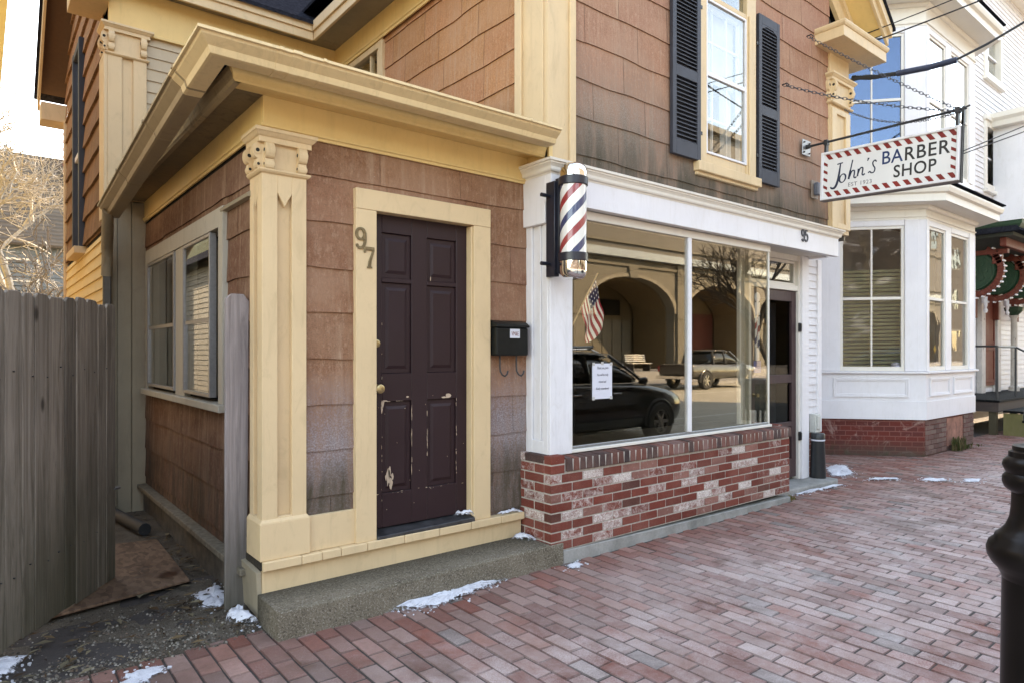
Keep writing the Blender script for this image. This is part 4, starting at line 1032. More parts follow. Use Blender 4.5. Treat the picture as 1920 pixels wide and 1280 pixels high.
def bez(pts, n=8):
    """Catmull-Rom through the points"""
    pts = [Vector(p) for p in pts]; out = []
    for i in range(len(pts)-1):
        p0, p1, p2, p3 = pts[max(i-1,0)], pts[i], pts[i+1], pts[min(i+2,len(pts)-1)]
        for j in range(n):
            t_ = j/n; out.append(.5*((2*p1)+(-p0+p2)*t_+(2*p0-5*p1+4*p2-p3)*t_*t_+(-p0+3*p1-3*p2+p3)*t_**3))
    return out + [pts[-1]]
# house numbers 9 and 7 on the door casing
P = lambda u, d, z: (u, 3.717-d, z)
m9 = MB()
ell = [(1.814+.027*math.cos(R(a)), 2.221+.033*math.sin(R(a))) for a in range(0, 361, 15)]
stroke(m9, ell, [.013+.007*abs(math.cos(R(a))) for a in range(0, 361, 15)], P, 0, .009)
stroke(m9, bez([(1.842,2.22),(1.844,2.185),(1.836,2.150),(1.816,2.136),(1.798,2.139),(1.788,2.148)], 5), [.017]*20+[.013]*6, P, 0, .0085)
m9.disc((1.791,3.709,2.150), .0095, .0095, .008, 12, 'y')
tag(m9.build('house_number', M['bronze'], None, .0015), 'bronze digit 9, upper of the two numerals on the cream door casing', 'house number')
m7 = MB()
stroke(m7, [(1.838,2.135),(1.905,2.135)], .020, P, 0, .009)
stroke(m7, [(1.842,2.142),(1.842,2.108)], .013, P, 0, .0088)
stroke(m7, bez([(1.900,2.128),(1.888,2.09),(1.876,2.055),(1.872,2.018)], 5), [.013+.0006*i for i in range(16)], P, 0, .0086)
stroke(m7, [(1.856,2.020),(1.890,2.020)], .009, P, 0, .0089)
tag(m7.build('house_number', M['bronze'], None, .0015), 'bronze digit 7, lower of the two numerals on the cream door casing', 'house number')
n95 = thing('house_number', 'dark digits 95 on the white fascia above the shop door', 'house number', (6.66, 3.45, 2.655))
dg = M['bronze']
P5 = lambda u, d, z: (u, -.002-d, z)
def nine(mb, x, z, w_, h, P, th=.008):
    e = [(x+w_*.5+w_*.42*math.cos(R(a)), z+h*.70+h*.27*math.sin(R(a))) for a in range(0, 361, 20)]
    stroke(mb, e, w_*.24, P, 0, th)
    stroke(mb, bez([(x+w_*.92,z+h*.7),(x+w_*.92,z+h*.28),(x+w_*.75,z+h*.06),(x+w_*.45,z+h*.02),(x+w_*.14,z+h*.16)], 5), w_*.24, P, 0, th*.96)
b = MB(); nine(b, 0, 0, .062, .125, P5); b.build('digit', M['shutter'], n95, local=True)
b = MB()
stroke(b, bez([(.082,.118),(.128,.118)], 1), .015, P5, 0, .008); stroke(b, [(.088,.12),(.084,.066)], .013, P5, 0, .0078)
stroke(b, bez([(.084,.068),(.105,.079),(.128,.062),(.130,.035),(.112,.008),(.090,.006),(.078,.02)], 5), .015, P5, 0, .0076); b.build('digit', M['shutter'], n95, local=True)

# mailbox
mx = thing('mailbox', 'black wall mailbox with a small sticker and two paper hooks, right of the plum door', 'mailbox', (2.97, 3.745, 1.48))
f = MB(); yb, yf = 3.742, 3.665
f.box(2.825, 3.118, yf, yb, 1.475, 1.675)
f.build('box', M['mail'], mx, .012, seg=2)
f = MB(); f.prism([(yb,1.725),(yb,1.676),(yf-.012,1.676),(yf-.012,1.690),(yf+.02,1.712)], 'x', 2.818, 3.122); f.build('lid', M['mail'], mx, .004)
f = MB()
for u in (2.885, 3.035): f.tube([(u-.004,3.70,1.50),(u-.004,3.70,1.40),(u-.004,3.695,1.365),(u+.006,3.685,1.34),(u+.026,3.68,1.330),(u+.044,3.68,1.345),(u+.052,3.68,1.368)], .006, 6)
f.build('paper_hook', M['black'], mx, smooth=True)
stk = MB().box(2.945, 3.035, yf-.0015, yf, 1.60, 1.665).build('sticker', M['paper'], mx)
text('sticker_word', 'VM&E', stk, (2.957, yf-.0022, 1.617), (R(90),0,0), .03, plain('sticker_print', (.22,.07,.04), .7), .0003, .066, world=True)

# barber pole
t = NT('pole_stripes'); xyz = t.z()
ang = t.math('DIVIDE', t.math('ARCTAN2', xyz[1], xyz[0]), 2*math.pi)
ph = t.math('FRACT', t.math('DIVIDE', t.math('ADD', t.math('SUBTRACT', xyz[2], t.math('MULTIPLY', ang, .58)), .945), .29))
c = t.mix(t.math('LESS_THAN', ph, .21), (.72,.70,.66), (.30,.025,.03))
c = t.mix(t.math('MULTIPLY', t.math('GREATER_THAN', ph, .5), t.math('LESS_THAN', ph, .71)), c, (.02,.035,.11))
STR = t.done(c, .35, None, 0, .5, 1.)
bp = thing('barber_pole', 'chrome capped barber pole with red, white and blue stripes on the white shop pilaster', 'barber pole', (3.215, 3.30, 2.0))
MB().lathe([(.093,.16),(.093,.665)], (0,0,0), 48).build('striped_cylinder', STR, bp, smooth=True, local=True)
f = MB()
for z in (.125, .650): f.lathe([(.094,z),(.103,z+.002),(.103,z+.058),(.094,z+.06)], (0,0,0), 48)
f.box(-.05, .03, .09, .13, .05, .72).box(-.035, .015, .13, .215, .1, .16).box(-.035, .015, .13, .215, .58, .64)
f.box(-.075, -.03, .11, .20, .03, .70)
f.build('bracket_bands', M['pole_black'], bp, smooth=True, local=True, bevel=.003)
f = MB()
for z in (.12, .60): f.lathe([(.014,-.155),(.014,-.115),(.01,-.06)], (0,.16,z), 10, 'x')
f.build('bolt', M['pole_black'], bp, smooth=True, local=True)
f = MB().lathe([(.096,.71),(.097,.74),(.094,.765),(.084,.786),(.066,.801),(.04,.809),(.01,.811)], (0,0,0), 48); f.build('dome_cap', M['chrome'], bp, smooth=True, local=True)
f = MB().lathe([(.01,.002),(.06,.004),(.08,.016),(.092,.036),(.097,.065),(.097,.125)], (0,0,0), 48); f.build('dome_cap', M['chrome'], bp, smooth=True, local=True)

# the hanging sign
sg = thing('hanging_sign', "white barber shop sign with red striped border hanging from an iron rod on chains", 'sign', (6.865, 3.33, 3.075), R(-90))
sg.rotation_euler = (0, R(1.7), R(-90))
MB().box(.022, 1.228, -.036, .036, .022, .468).build('sign_board', M['sign_white'], sg, local=True)
f = MB(); PP = lambda u, d, z: (u, d, z)
f.frame(0, 1.25, 0, .49, .024, PP, -.05, .05); f.build('sign_frame', M['white_old'], sg, .003, local=True)
MB().box(.0, 1.25, -.052, .052, -.008, -.0005).build('bottom_rail', plain('rusty_rail', (.16,.13,.12), .6, .3, .4, 20, .2), sg, local=True)
st = MB(); F = -.0375
def para(x0, x1, s_, z0, z1):
    st.hexa([(x0+s_,-.036,z0),(x1+s_,-.036,z0),(x1+s_,F,z0),(x0+s_,F,z0)], [(x0,-.036,z1),(x1,-.036,z1),(x1,F,z1),(x0,F,z1)])
x = .04
while x < 1.16: para(x, x+.044, .04, .408, .464); para(x, x+.044, .04, .026, .08); x += .093
z = .10
while z < .41:
    for a in (.027, 1.182): st.hexa([(a,-.036,z+.025),(a+.04,-.036,z),(a+.04,F,z),(a,F,z+.025)], [(a,-.036,z+.055),(a+.04,-.036,z+.03),(a+.04,F,z+.03),(a,F,z+.055)])
    z += .079
st.build('border_stripes', M['sign_red'], sg, local=True)
Pf = lambda u, d, z: (u, -.0362-d, z)
jn = MB()
stroke(jn, bez([(.165,.345),(.19,.348),(.222,.352)], 4), .012, Pf, 0, .0012)
stroke(jn, bez([(.198,.345),(.188,.26),(.172,.17),(.148,.115),(.118,.108),(.100,.124)], 6), [.012+.012*math.sin(math.pi*i/30) for i in range(31)], Pf, 0, .0011)
jn.build('script_letter', M['sign_navy'], sg, local=True); jn = MB()
ov = [(.222+.030*math.cos(R(a))+.006*math.sin(R(a)), .195+.042*math.sin(R(a))) for a in range(0, 361, 20)]
stroke(jn, ov, [.009+.007*abs(math.cos(R(a-20))) for a in range(0, 361, 20)], Pf, 0, .0012)
jn.build('script_letter', M['sign_navy'], sg, local=True); jn = MB()
stroke(jn, bez([(.318,.362),(.300,.27),(.282,.175)], 6), [.012]*7+[.019]*6, Pf, 0, .0012)
stroke(jn, bez([(.292,.20),(.312,.248),(.336,.252),(.338,.225),(.334,.19),(.346,.178),(.358,.188)], 5), .013, Pf, 0, .0011)
jn.build('script_letter', M['sign_navy'], sg, local=True); jn = MB()
stroke(jn, bez([(.376,.262),(.374,.23),(.368,.188)], 5), .015, Pf, 0, .0012)
stroke(jn, bez([(.372,.21),(.392,.262),(.416,.266),(.418,.24),(.413,.204),(.424,.192),(.438,.205)], 5), .013, Pf, 0, .0011)
jn.build('script_letter', M['sign_navy'], sg, local=True); jn = MB()
stroke(jn, bez([(.470,.352),(.468,.34),(.460,.325)], 4), [.018]*4+[.012]*5, Pf, 0, .0012)
jn.build('script_letter', M['sign_navy'], sg, local=True); jn = MB()
stroke(jn, bez([(.545,.300),(.532,.318),(.512,.300),(.516,.27),(.532,.24),(.524,.205),(.500,.20),(.486,.215),(.47,.205)], 5), .012, Pf, 0, .0012)
jn.build('script_letter', M['sign_navy'], sg, local=True)
ROTF = (R(90), 0, 0)
text('lettering', 'BA', sg, (.588, -.0364, .262), ROTF, .124, M['sign_blue'], .001, .185, off=.0015, space=1.05)
text('lettering', 'RBER', sg, (.790, -.0364, .262), ROTF, .124, M['sign_charcoal'], .001, .375, off=.002, space=1.1)
text('lettering', 'SHOP', sg, (.70, -.0364, .118), ROTF, .115, M['sign_charcoal'], .001, .365, off=.002, space=1.08)
text('lettering', 'EST 1923', sg, (.276, -.0364, .100), ROTF, .040, M['sign_grey'], .0006, .225, space=1.1)
rod = MB().tube([(-.19,0,.600),(1.285,0,.643)], .012, 10).tube([(1.24,0,.642),(1.31,0,.66)], .008, 6)
rod.build('iron_rod', M['black'], sg, smooth=True, local=True)
f = MB().box(-.192, -.182, -.085, .085, .51, .675); f.build('wall_plate', M['steel'], sg, .004, local=True)
f = MB()
for y_ in (-.055, .055):
    for z_ in (.54, .645): f.lathe([(.01,-.02),(.008,0)], (-.17,y_,z_), 8, 'x')
f.lathe([(.028,-.03),(.018,.03)], (-.17,0,.6), 12, 'x'); f.build('plate_bolt', M['black'], sg, local=True)
f = MB()
for x_, z_ in ((.03,.606), (1.215,.641)): f.box(x_-.012, x_+.012, -.022, .022, .49, z_+.02).box(x_-.018, x_+.018, -.028, .028, z_-.03, z_+.022)
f.box(1.252, 1.266, -.02, -.012, -.02, .60).box(1.252, 1.266, .02, .012, -.02, .60).box(1.25, 1.27, -.02, .02, .50, .66)
f.build('hanger_strap', M['black'], sg, local=True)
def chain(a, b, sag, r, wire, link, name, mat):
    a, b = Vector(a), Vector(b); L_ = (b-a).length; n = max(3, int(L_/link)); mb = MB()
    for i in range(n):
        t0, t1 = i/n, (i+1)/n
        p = a.lerp(b, t0) - Vector((0,0,sag*4*t0*(1-t0))); q = a.lerp(b, t1) - Vector((0,0,sag*4*t1*(1-t1)))
        d = (q-p).normalized(); s_ = d.cross(Vector((0,0,1))).normalized(); u = s_.cross(d); c_ = (p+q)/2; hl = (q-p).length*.72; e = s_ if i % 2 else (u*.9+s_*.3).normalized()
        ring = [c_ + d*hl*math.cos(6.2832*j/10) + e*r*math.sin(6.2832*j/10) for j in range(11)]
        mb.tube(ring, wire, 5, cap=False)
    return mb.build(name, mat, sg, smooth=True, local=True)
Q = lambda x, y, z: ((3.33-y), (x-6.865), (z-3.075))      # world -> sign space (the slight tilt ignored)
chain(Q(6.791,3.50,4.82), Q(6.865,2.09,3.70), .02, .012, .0032, .036, 'chain', M['chain'])
chain(Q(6.33,3.50,4.197), Q(6.865,2.09,3.70), .05, .012, .0032, .036, 'chain', M['chain'])
chain(Q(7.615,3.47,4.232), Q(6.865,2.09,3.70), .12, .010, .0028, .030, 'chain', M['chain'])
f = MB()
for q in (Q(6.791,3.51,4.82), Q(6.33,3.51,4.197)): MB().tube([q,(q[0]+.05,q[1]-.0,q[2]+.005),(q[0]+.075,q[1],q[2]-.02),(q[0]+.06,q[1],q[2]-.035)], .006, 6).build('wall_hook', M['black'], sg, smooth=True, local=True)
pass

# little flag and notice in the shop window
fl = thing('flag', 'small stars and stripes flag on a stick behind the shop window', 'flag', (3.50, 3.62, 1.66))
MB().tube([(3.46,3.60,1.645),(3.806,3.63,2.12)], .0065, 8).build('flag_stick', plain('pale_wood_stick', (.42,.29,.15), .6), fl, smooth=True)
t = NT('flag_cloth'); col_ = t.col(); FLG = t.done(col_, .8, t.bump(t.noise(140), .15, .002), 0, .2)
f = MB(); nu, nv = 26, 26
def fpt(a, b):          # a along the stick (0 low..1 top), b away from it; the free side hangs down
    p0 = Vector((3.598,3.615,1.835)).lerp(Vector((3.772,3.632,2.075)), a)
    e = Vector((.100 - .045*(1-a), .0, -.36 + .20*(1-a)*.5)) 
    fold = .020*math.sin(b*9 + a*4)*b
    return p0 + e*b + Vector((.02*math.sin(a*7+b*3)*b, fold - .01, -.03*b*b*math.sin(a*5)))
for i in range(nu):
    for j in range(nv):
        a0, a1, b0, b1 = i/nu, (i+1)/nu, j/nv, (j+1)/nv
        canton = a0 >= 6/13 - .01 and b0 < .42
        if canton:
            c = (.025,.025,.08)
            if (i % 3 == 1) and (j % 3 == 1): c = (.85,.83,.8)
        else: c = (.36,.02,.035) if int(a0*13+.01) % 2 == 0 else (.85,.8,.74)
        f.add([fpt(a0,b0),fpt(a1,b0),fpt(a1,b1),fpt(a0,b1)], [(0,1,2,3)], c)
f.build('flag_cloth', FLG, fl, smooth=True)
no = MB().box(3.648, 3.868, 3.5345, 3.5375, 1.142, 1.414); NO = no.build('paper_notice', M['paper'], None)
tag(NO, 'white paper notice with four written lines taped in the shop window', 'notice')
ROOT[NO.name] = Vector((0,0,0))
for i, (s_, wd) in enumerate((('Thank you, John', .125), ('You will be truly', .125), ('missed and', .085), ('Kindly remembered', .145))):
    text('written_line', s_, NO, (3.758-wd/2, 3.5338, 1.372-.053*i), (R(90),0,0), .019, M['ink'], .0002, wd, shear=.35)
tp = MB()
for u, z in ((3.66,1.41),(3.858,1.41),(3.66,1.147),(3.858,1.147),(3.757,1.415)): tp.box(u-.014, u+.014, 3.5335, 3.5344, z-.012, z+.012)
tp.build('tape', plain('clear_tape', (.45,.43,.4), .3), NO)
# small pole-shaped decal inside the right end of the window
de = thing('window_decal', 'faded barber pole decal on the glass at the right end of the shop window', 'decal', (6.0, 3.56, 1.5))
f = MB().box(5.965, 6.045, 3.556, 3.559, 1.55, 1.86); f.build('pole_stripe', STR, de)
f = MB().lathe([(.05,0),(.05,.003)], (6.005,3.556,2.04), 20, 'y').box(5.96, 6.05, 3.556, 3.559, 1.865, 1.99).box(5.97, 6.04, 3.556, 3.559, 1.42, 1.545); f.build('pole_cap', plain('decal_white', (.5,.5,.52), .6), de)
MB().box(5.94, 6.07, 3.556, 3.559, 1.30, 1.415).build('name_plate', plain('decal_blue', (.04,.06,.25), .6), de)
# a barber chair inside, close to the glass
bc = thing('barber_chair', 'brown leather barber chair inside the shop window', 'barber chair', (3.95, 4.75, .1))
f = MB().box(3.68, 4.22, 4.5, 5.05, .55, .68); f.build('seat', M['leather'], bc, .05, seg=3)
f = MB().hexa([(3.70,5.0,.68),(4.2,5.0,.68),(4.2,5.12,.68),(3.7,5.12,.68)], [(3.74,5.12,1.3),(4.16,5.12,1.3),(4.16,5.22,1.3),(3.74,5.22,1.3)]); f.build('backrest', M['leather'], bc, .04, seg=3)
for x_ in (3.64, 4.26): MB().tube([(x_,5.1,.72),(x_,5.0,.9),(x_,4.6,.92),(x_,4.5,.82),(x_,4.5,.6)], .035, 8).build('armrest', M['chrome'], bc, smooth=True)
MB().lathe([(.3,.0),(.3,.03),(.08,.06),(.06,.45)], (3.95,4.78,.1), 24).build('pedestal', M['chrome'], bc, smooth=True)
MB().hexa([(3.75,4.3,.25),(4.15,4.3,.25),(4.15,4.5,.3),(3.75,4.5,.3)], [(3.75,4.29,.28),(4.15,4.29,.28),(4.15,4.5,.33),(3.75,4.5,.33)]).build('footrest', M['chrome'], bc, .01)

# black bin by the shop door
bn = thing('litter_bin', 'slim black bin with a pale rim beside the white door post', 'bin', (7.53, 3.70, 0))
MB().lathe([(.083,.0),(.087,.02),(.072,.46),(.075,.475)], (7.53,3.70,.01), 28).build('body', M['bin'], bn, smooth=True)
MB().lathe([(.0765,.476),(.077,.484),(.0765,.491)], (7.53,3.70,.01), 28).build('rim', M['paper'], bn, smooth=True)
MB().lathe([(.075,.492),(.075,.55),(.068,.56),(.02,.562)], (7.53,3.70,.01), 28).build('lid', M['bin'], bn, smooth=True)

# ================================================================== alley gate, post, plywood
WG = wood('grey_picket', (.135,.11,.088), (.315,.265,.22), .85, True, .75)
WP = wood('pale_post', (.22,.185,.18), (.38,.325,.315), .85, False, .75)
WO_ = wood('orange_picket', (.22,.10,.04), (.32,.17,.075), .75, True, .3)
ga = thing('picket_gate', 'open grey wooden picket gate across the alley', 'gate', (.02, 3.93, 0), math.atan2(4.938-4.018, .685-.08))
rg = random.Random(3); u = -.33; i = 0; wlast = 1.215
def picket(u0, u1, zb, zt, th, off, mat, tone):
    b = MB(); e = .022
    poly = [(u0,zb),(u1,zb+rg.uniform(-.004,.004)),(u1,zt-e),(u1-e,zt),(u0+e,zt+rg.uniform(-.004,.004)),(u0,zt-e)]
    b.prism(poly, 'y', off, off+th, k((1,1,1), tone))
    return b.build('picket', mat, ga, .003, local=True)
while u < wlast - .05:
    wd = rg.uniform(.092, .146)
    picket(u, min(u+wd, wlast), .045+rg.uniform(-.006,.006), 1.815+rg.uniform(-.012,.012)-.004*(u+1), .019, rg.uniform(-.004,.004), WG, rg.choice([.62,.78,.9,1.0,1.15,1.25])); u += wd + rg.uniform(.001,.005)
picket(1.20, 1.245, .06, 1.805, .03, .02, WO_, 1.)
f = MB()
for z in (.35, 1.35): f.box(-.33, 1.2, .022, .06, z, z+.09, (1,1,1))
f.build('rail', WG, ga, .003, local=True)
f = MB()
for z in (.39, 1.39):
    for q in range(12): f.lathe([(.0045,-.0065),(.0035,.002)], (-.28+q*.125+rg.uniform(-.02,.02), 0, z+rg.uniform(-.03,.03)), 6, 'y')
f.build('nail_heads', M['black'], ga, local=True)
f = MB().tube([(1.19,-.01,.62),(1.24,-.02,.62),(1.24,.03,.62)], .006, 6); f.build('latch', M['steel'], ga, local=True)
po = MB(); a, b = 1.110, 1.246
po.prism([(a,-.05),(b-.012,-.05),(b,1.80),(b-.03,1.84),(a+.035,1.84),(a+.004,1.81)], 'y', 4.015, 4.045, (1,1,1))
tag(po.build('fence_post', WP, None, .004), 'single pale weathered dog-eared board standing beside the cream corner pilaster', 'fence post')
ply = MB(); n = 16
t = NT('wet_plywood'); n1 = t.noise(5, 6, .7, (1,.25,1), .5); n2 = t.noise(1.8, 4, .6); n3 = t.noise(60, 4, .7, (1,.1,1))
fl_ = t.n('SeparateColor', {0: t.n('TexVoronoi', {'Vector': t.coord((1,.45,1)), 'Scale': 34.}).outputs['Color']}).outputs[0]
PLY = t.done(t.mix(t.ramp(n2, .56, .64), t.mix(t.math('ADD', t.math('MULTIPLY', t.ramp(n1, .3, .7), .5), t.math('MULTIPLY', fl_, .55)), (.05,.026,.015), (.21,.125,.08)), (.045,.016,.008)), t.ramp(n2, .56, .64, .8, .35), t.bump(n3, .3, .004), 0, .3)
ply.prism([(.12,4.42),(1.06,4.62),(1.09,5.78),(.72,5.86),(.62,5.2)], 'z', .020, .036)
tag(ply.build('plywood_sheet', PLY, None, .003), 'wet brown plywood sheet lying on the alley ground behind the gate', 'plywood sheet')
# ================================================================== white neighbour with the two-storey bay
N = thing('white_house', 'white clapboard house with a two-storey bay window on a brick base', 'house', (11.5, 4.7, 0))
YN = 4.72
PN = FY(YN)
MBR = brick_mat('painted_brick')
t = NT('painted_brick_wall'); xyz = t.z()
bk_ = t.n('TexBrick', {'Scale': 1., 'Mortar Size': .008, 'Brick Width': .21, 'Row Height': .072, 'Color1': (.15,.03,.022,1), 'Color2': (.10,.028,.024,1), 'Mortar': (.20,.075,.06,1), 'Bias': -.2, 'Mortar Smooth': .3})
tc = t.n('TexCoord'); sx = t.n('SeparateXYZ', {0: tc.outputs['Object']}); uv = t.n('CombineXYZ', {0: t.math('SUBTRACT', sx.outputs[0], sx.outputs[1]), 1: sx.outputs[2], 2: 0.}); t.t.links.new(uv.outputs[0], bk_.inputs['Vector'])
n = t.noise(3.2, 6, .75, (1,1,1), .8); n2 = t.noise(50, 4, .7)
b = t.mix(t.ramp(n, .56, .66, 0, .75), bk_.outputs['Color'], (.33,.21,.18))
low = t.ramp(xyz[2], .02, .26, 1, 0)
b = t.mix(t.math('MULTIPLY', low, t.ramp(n, .25, .6, .3, .9)), b, (.075,.058,.045))
b = t.mix(t.math('MULTIPLY', t.ramp(xyz[2], .0, .3, 1, 0), t.ramp(t.noise(6, 5, .7), .55, .7, 0, .6)), b, (.04,.05,.02))
BRW = t.done(b, .85, t.bump(t.math('ADD', t.math('MULTIPLY', bk_.outputs['Fac'], -1.), t.math('MULTIPLY', n2, .4)), .6, .008), 0, .25)
# bay plan: left cant, front, right cant
BA, BB_, BC, BD = (9.62, 4.72), (10.56, 3.625), (12.64, 3.625), (13.58, 4.72)
plan = [BA, BB_, BC, BD]
def off(poly, d):
    """offset an open plan polyline to its right (street side)"""
    P_ = [Vector(p) for p in poly]; out = []
    for i, p in enumerate(P_):
        a = (P_[i]-P_[i-1]) if i else (P_[1]-P_[0]); b = (P_[i+1]-P_[i]) if i < len(P_)-1 else a
        na = Vector((a.y,-a.x)).normalized(); nb = Vector((b.y,-b.x)).normalized(); m = (na+nb).normalized(); m = m/ m.dot(na)
        out.append(p + m*d)
    return out
def ring(mb, d0, d1, z0, z1):
    A, B = off(plan, d0), off(plan, d1)
    for i in range(3):
        mb.hexa([(A[i].x,A[i].y,z0),(A[i+1].x,A[i+1].y,z0),(B[i+1].x,B[i+1].y,z0),(B[i].x,B[i].y,z0)], [(A[i].x,A[i].y,z1),(A[i+1].x,A[i+1].y,z1),(B[i+1].x,B[i+1].y,z1),(B[i].x,B[i].y,z1)])
def sweepplan(mb, prof, z, d=0.):
    mb.sweep(prof, [(p.x, p.y, z) for p in off(plan, d)])
# wall mapping on the cant: u from 0 at BA to L at BB
def cantP(A, B):
    A, B = Vector(A), Vector(B); t_ = (B-A).normalized(); nn = Vector((t_.y, -t_.x))
    return (lambda u, d, z: (A.x + t_.x*u + nn.x*d, A.y + t_.y*u + nn.y*d, z)), (B-A).length
PC, LC = cantP(BA, BB_); PFb = FY(3.625); PC2, LC2 = cantP(BC, BD)
f = MB(); ring(f, -.06, -.02, -.1, .53); BWL = f.build('bay_brick_base', BRW, N, .003)
f = MB(); f.box(11.45, 12.12, 3.640, 3.66, .08, .50); f.build('render_patch', plain('pink_render', (.30,.13,.09), .9, 0, .4, 8, .5), BWL)
bw = MB(); rw = random.Random(2)
for (u0, u1) in ((10.585, 11.4), (12.16, 12.62)):
    for i in range(7):
        z = .02 + i*.072; u = u0 - .1*(i % 2)
        while u < u1-.03: bw.box(max(u,u0), min(u+.2,u1), 3.633+rw.uniform(-.002,.002), 3.66, z, z+.06, k(rw.choice([(.15,.10,.085),(.12,.07,.06),(.17,.12,.10)]), rw.uniform(.75,1.1))); u += .21
    bw.build('brick_pier', M['brick'], BWL, .003); bw = MB()
f = MB(); ring(f, -.04, .012, .531, .80); ring(f, -.04, .0, .80, 1.19); f_ = f.build('bay_dado', M['white'], N, .003)
f = MB(); sweepplan(f, [(-.05,0),(.035,0),(.05,.01),(.05,.035),(-.05,.042)], 1.19); f.build('bay_sill', M['white'], N, .002)
f = MB()
def panel(mb, P, u0, u1, z0, z1):
    mb.frame(u0, u1, z0, z1, .03, P, .001, .018); mb.frame(u0+.03, u1-.03, z0+.03, z1-.03, .02, P, .001, .010)
panel(f, PC, .20, LC-.22, .85, 1.13); panel(f, PFb, 10.70, 11.50, .86, 1.13); panel(f, PFb, 11.66, 12.50, .86, 1.13)
f.build('dado_panel', M['white'], f_, .003)
def bay_storey(zs, zt, zf, zc, nm):
    """posts and windows between zs and zt, frieze to zf, cornice to zc"""
    f = MB()
    # corner posts and mullions: each a box butted to the next
    for P_, L_, us in ((PC, LC, ((0,.13),(.13,.30),(LC-.28,LC-.1),(LC-.1,LC-.0005))), (PFb, 0, ((10.561,10.66),(11.36,11.58),(12.36,12.50),(12.50,12.6395))), (PC2, LC2, ((.0,.2),(LC2-.2,LC2)))):
        for j, (a, b) in enumerate(us): f.slab(a, b, zs, zt, P_, -.06, .0 if j % 2 else .014)
    f.slab(.30, LC-.28, zt-.08, zt, PC, -.06, .004); f.slab(10.66, 11.36, zt-.08, zt, PFb, -.06, .004); f.slab(11.58, 12.36, zt-.08, zt, PFb, -.06, .004)
    f.slab(.2, LC2-.2, zs, zt, PC2, -.06, 0)
    o = f.build('bay_posts', M['white'], N, .004)
    for P_, a, b in ((PC, .30, LC-.28), (PFb, 10.66, 11.36), (PFb, 11.58, 12.36)):
        zm = (zs+zt-.08)/2
        g = MB().frame(a, b, zs, zt-.08, .04, P_, -.05, -.012, wb=.06); g.slab(a+.04, b-.04, zm-.02, zm+.02, P_, -.05, -.016)
        if P_ is PC: g.slab((a+b)/2-.012, (a+b)/2+.012, zs+.06, zt-.12, P_, -.046, -.022)
        ww = g.build('window', M['white_warm'], N, .002)
        gl = MB().slab(a+.04, b-.04, zs+.06, zm-.02, P_, -.040, -.036).slab(a+.04, b-.04, zm+.02, zt-.12, P_, -.034, -.030)
        gl.build('pane', M['pane_wavy'] if zs < 3 else (M['pane_blue'] if P_ is PC else M['pane_sky']), ww)
        if zs < 3 and P_ is PC:
            s_ = MB(); nn = 26
            for i in range(nn):
                z = zs+.04+(zm+.4-zs)*i/nn
                s_.add([P_(a-.05,-.17,z),P_(b+.05,-.17,z+.012),P_(b+.05,-.135,z+.035+.012),P_(a-.05,-.135,z+.035)], [(0,1,2,3)])
            s_.build('blind', M['blind'], ww)
        elif zs < 3:
            s_ = MB(); nn = 12
            for i in range(nn):
                u0, u1 = a+(b-a)*i/nn, a+(b-a)*(i+1)/nn
                s_.add([P_(u0,-.22+.02*math.sin(i*2.),zs),P_(u1,-.22+.02*math.sin((i+1)*2.),zs),P_(u1,-.22+.02*math.sin((i+1)*2.),zt),P_(u0,-.22+.02*math.sin(i*2.),zt)], [(0,1,2,3)])
            s_.build('curtain', plain('mauve_curtain', (.16,.12,.11), .9, 0, .2, 6, .1) if True else None, ww, smooth=True)
        else:
            MB().slab(a-.05, b+.05, zs, zt, P_, -.25, -.24).build('room_shade', M['curtain'] if P_ is not PC else M['dark'], ww)
    f = MB(); ring(f, -.06, .004, zt+.001, zf); sweepplan(f, [(-.0,0),(.02,.004),(.024,.02),(.0,.026)], zt+.03); f.build('bay_frieze', M['white_warm'], N)
    f = MB(); sweepplan(f, [(0,-.06),(.03,-.05),(.05,-.02),(.05,.0),(0,0)], zf)
    sweepplan(f, [(-.1,0),(.30,0),(.30,.10),(.34,.12),(.36,.17),(.36,.20),(-.1,.24)], zf+.001); f.build('bay_cornice', M['white_warm'], N)
    f = MB(); sweepplan(f, [(-.2,.0),(.38,.0),(.38,.014),(-.2,zc-zf-.2)], zf+.235); f.build('bay_roof', M['asphalt_roof'], N)
bay_storey(1.232, 3.40, 3.60, 3.98, 'lower_bay')
f = MB(); ring(f, -.04, .0, 3.98, 4.20); f.build('bay_apron', M['white'], N)
bay_storey(4.20, 6.18, 6.50, 6.95, 'upper_bay')
f = MB()
f.prism([(p.x, p.y) for p in off(plan, -.5)], 'z', 1.0, 1.02); f.prism([(p.x, p.y) for p in off(plan, -.07)], 'z', 3.62, 3.65); f.prism([(p.x, p.y) for p in off(plan, -.07)], 'z', 6.5, 6.6)
f.build('bay_floor', M['room'], N)
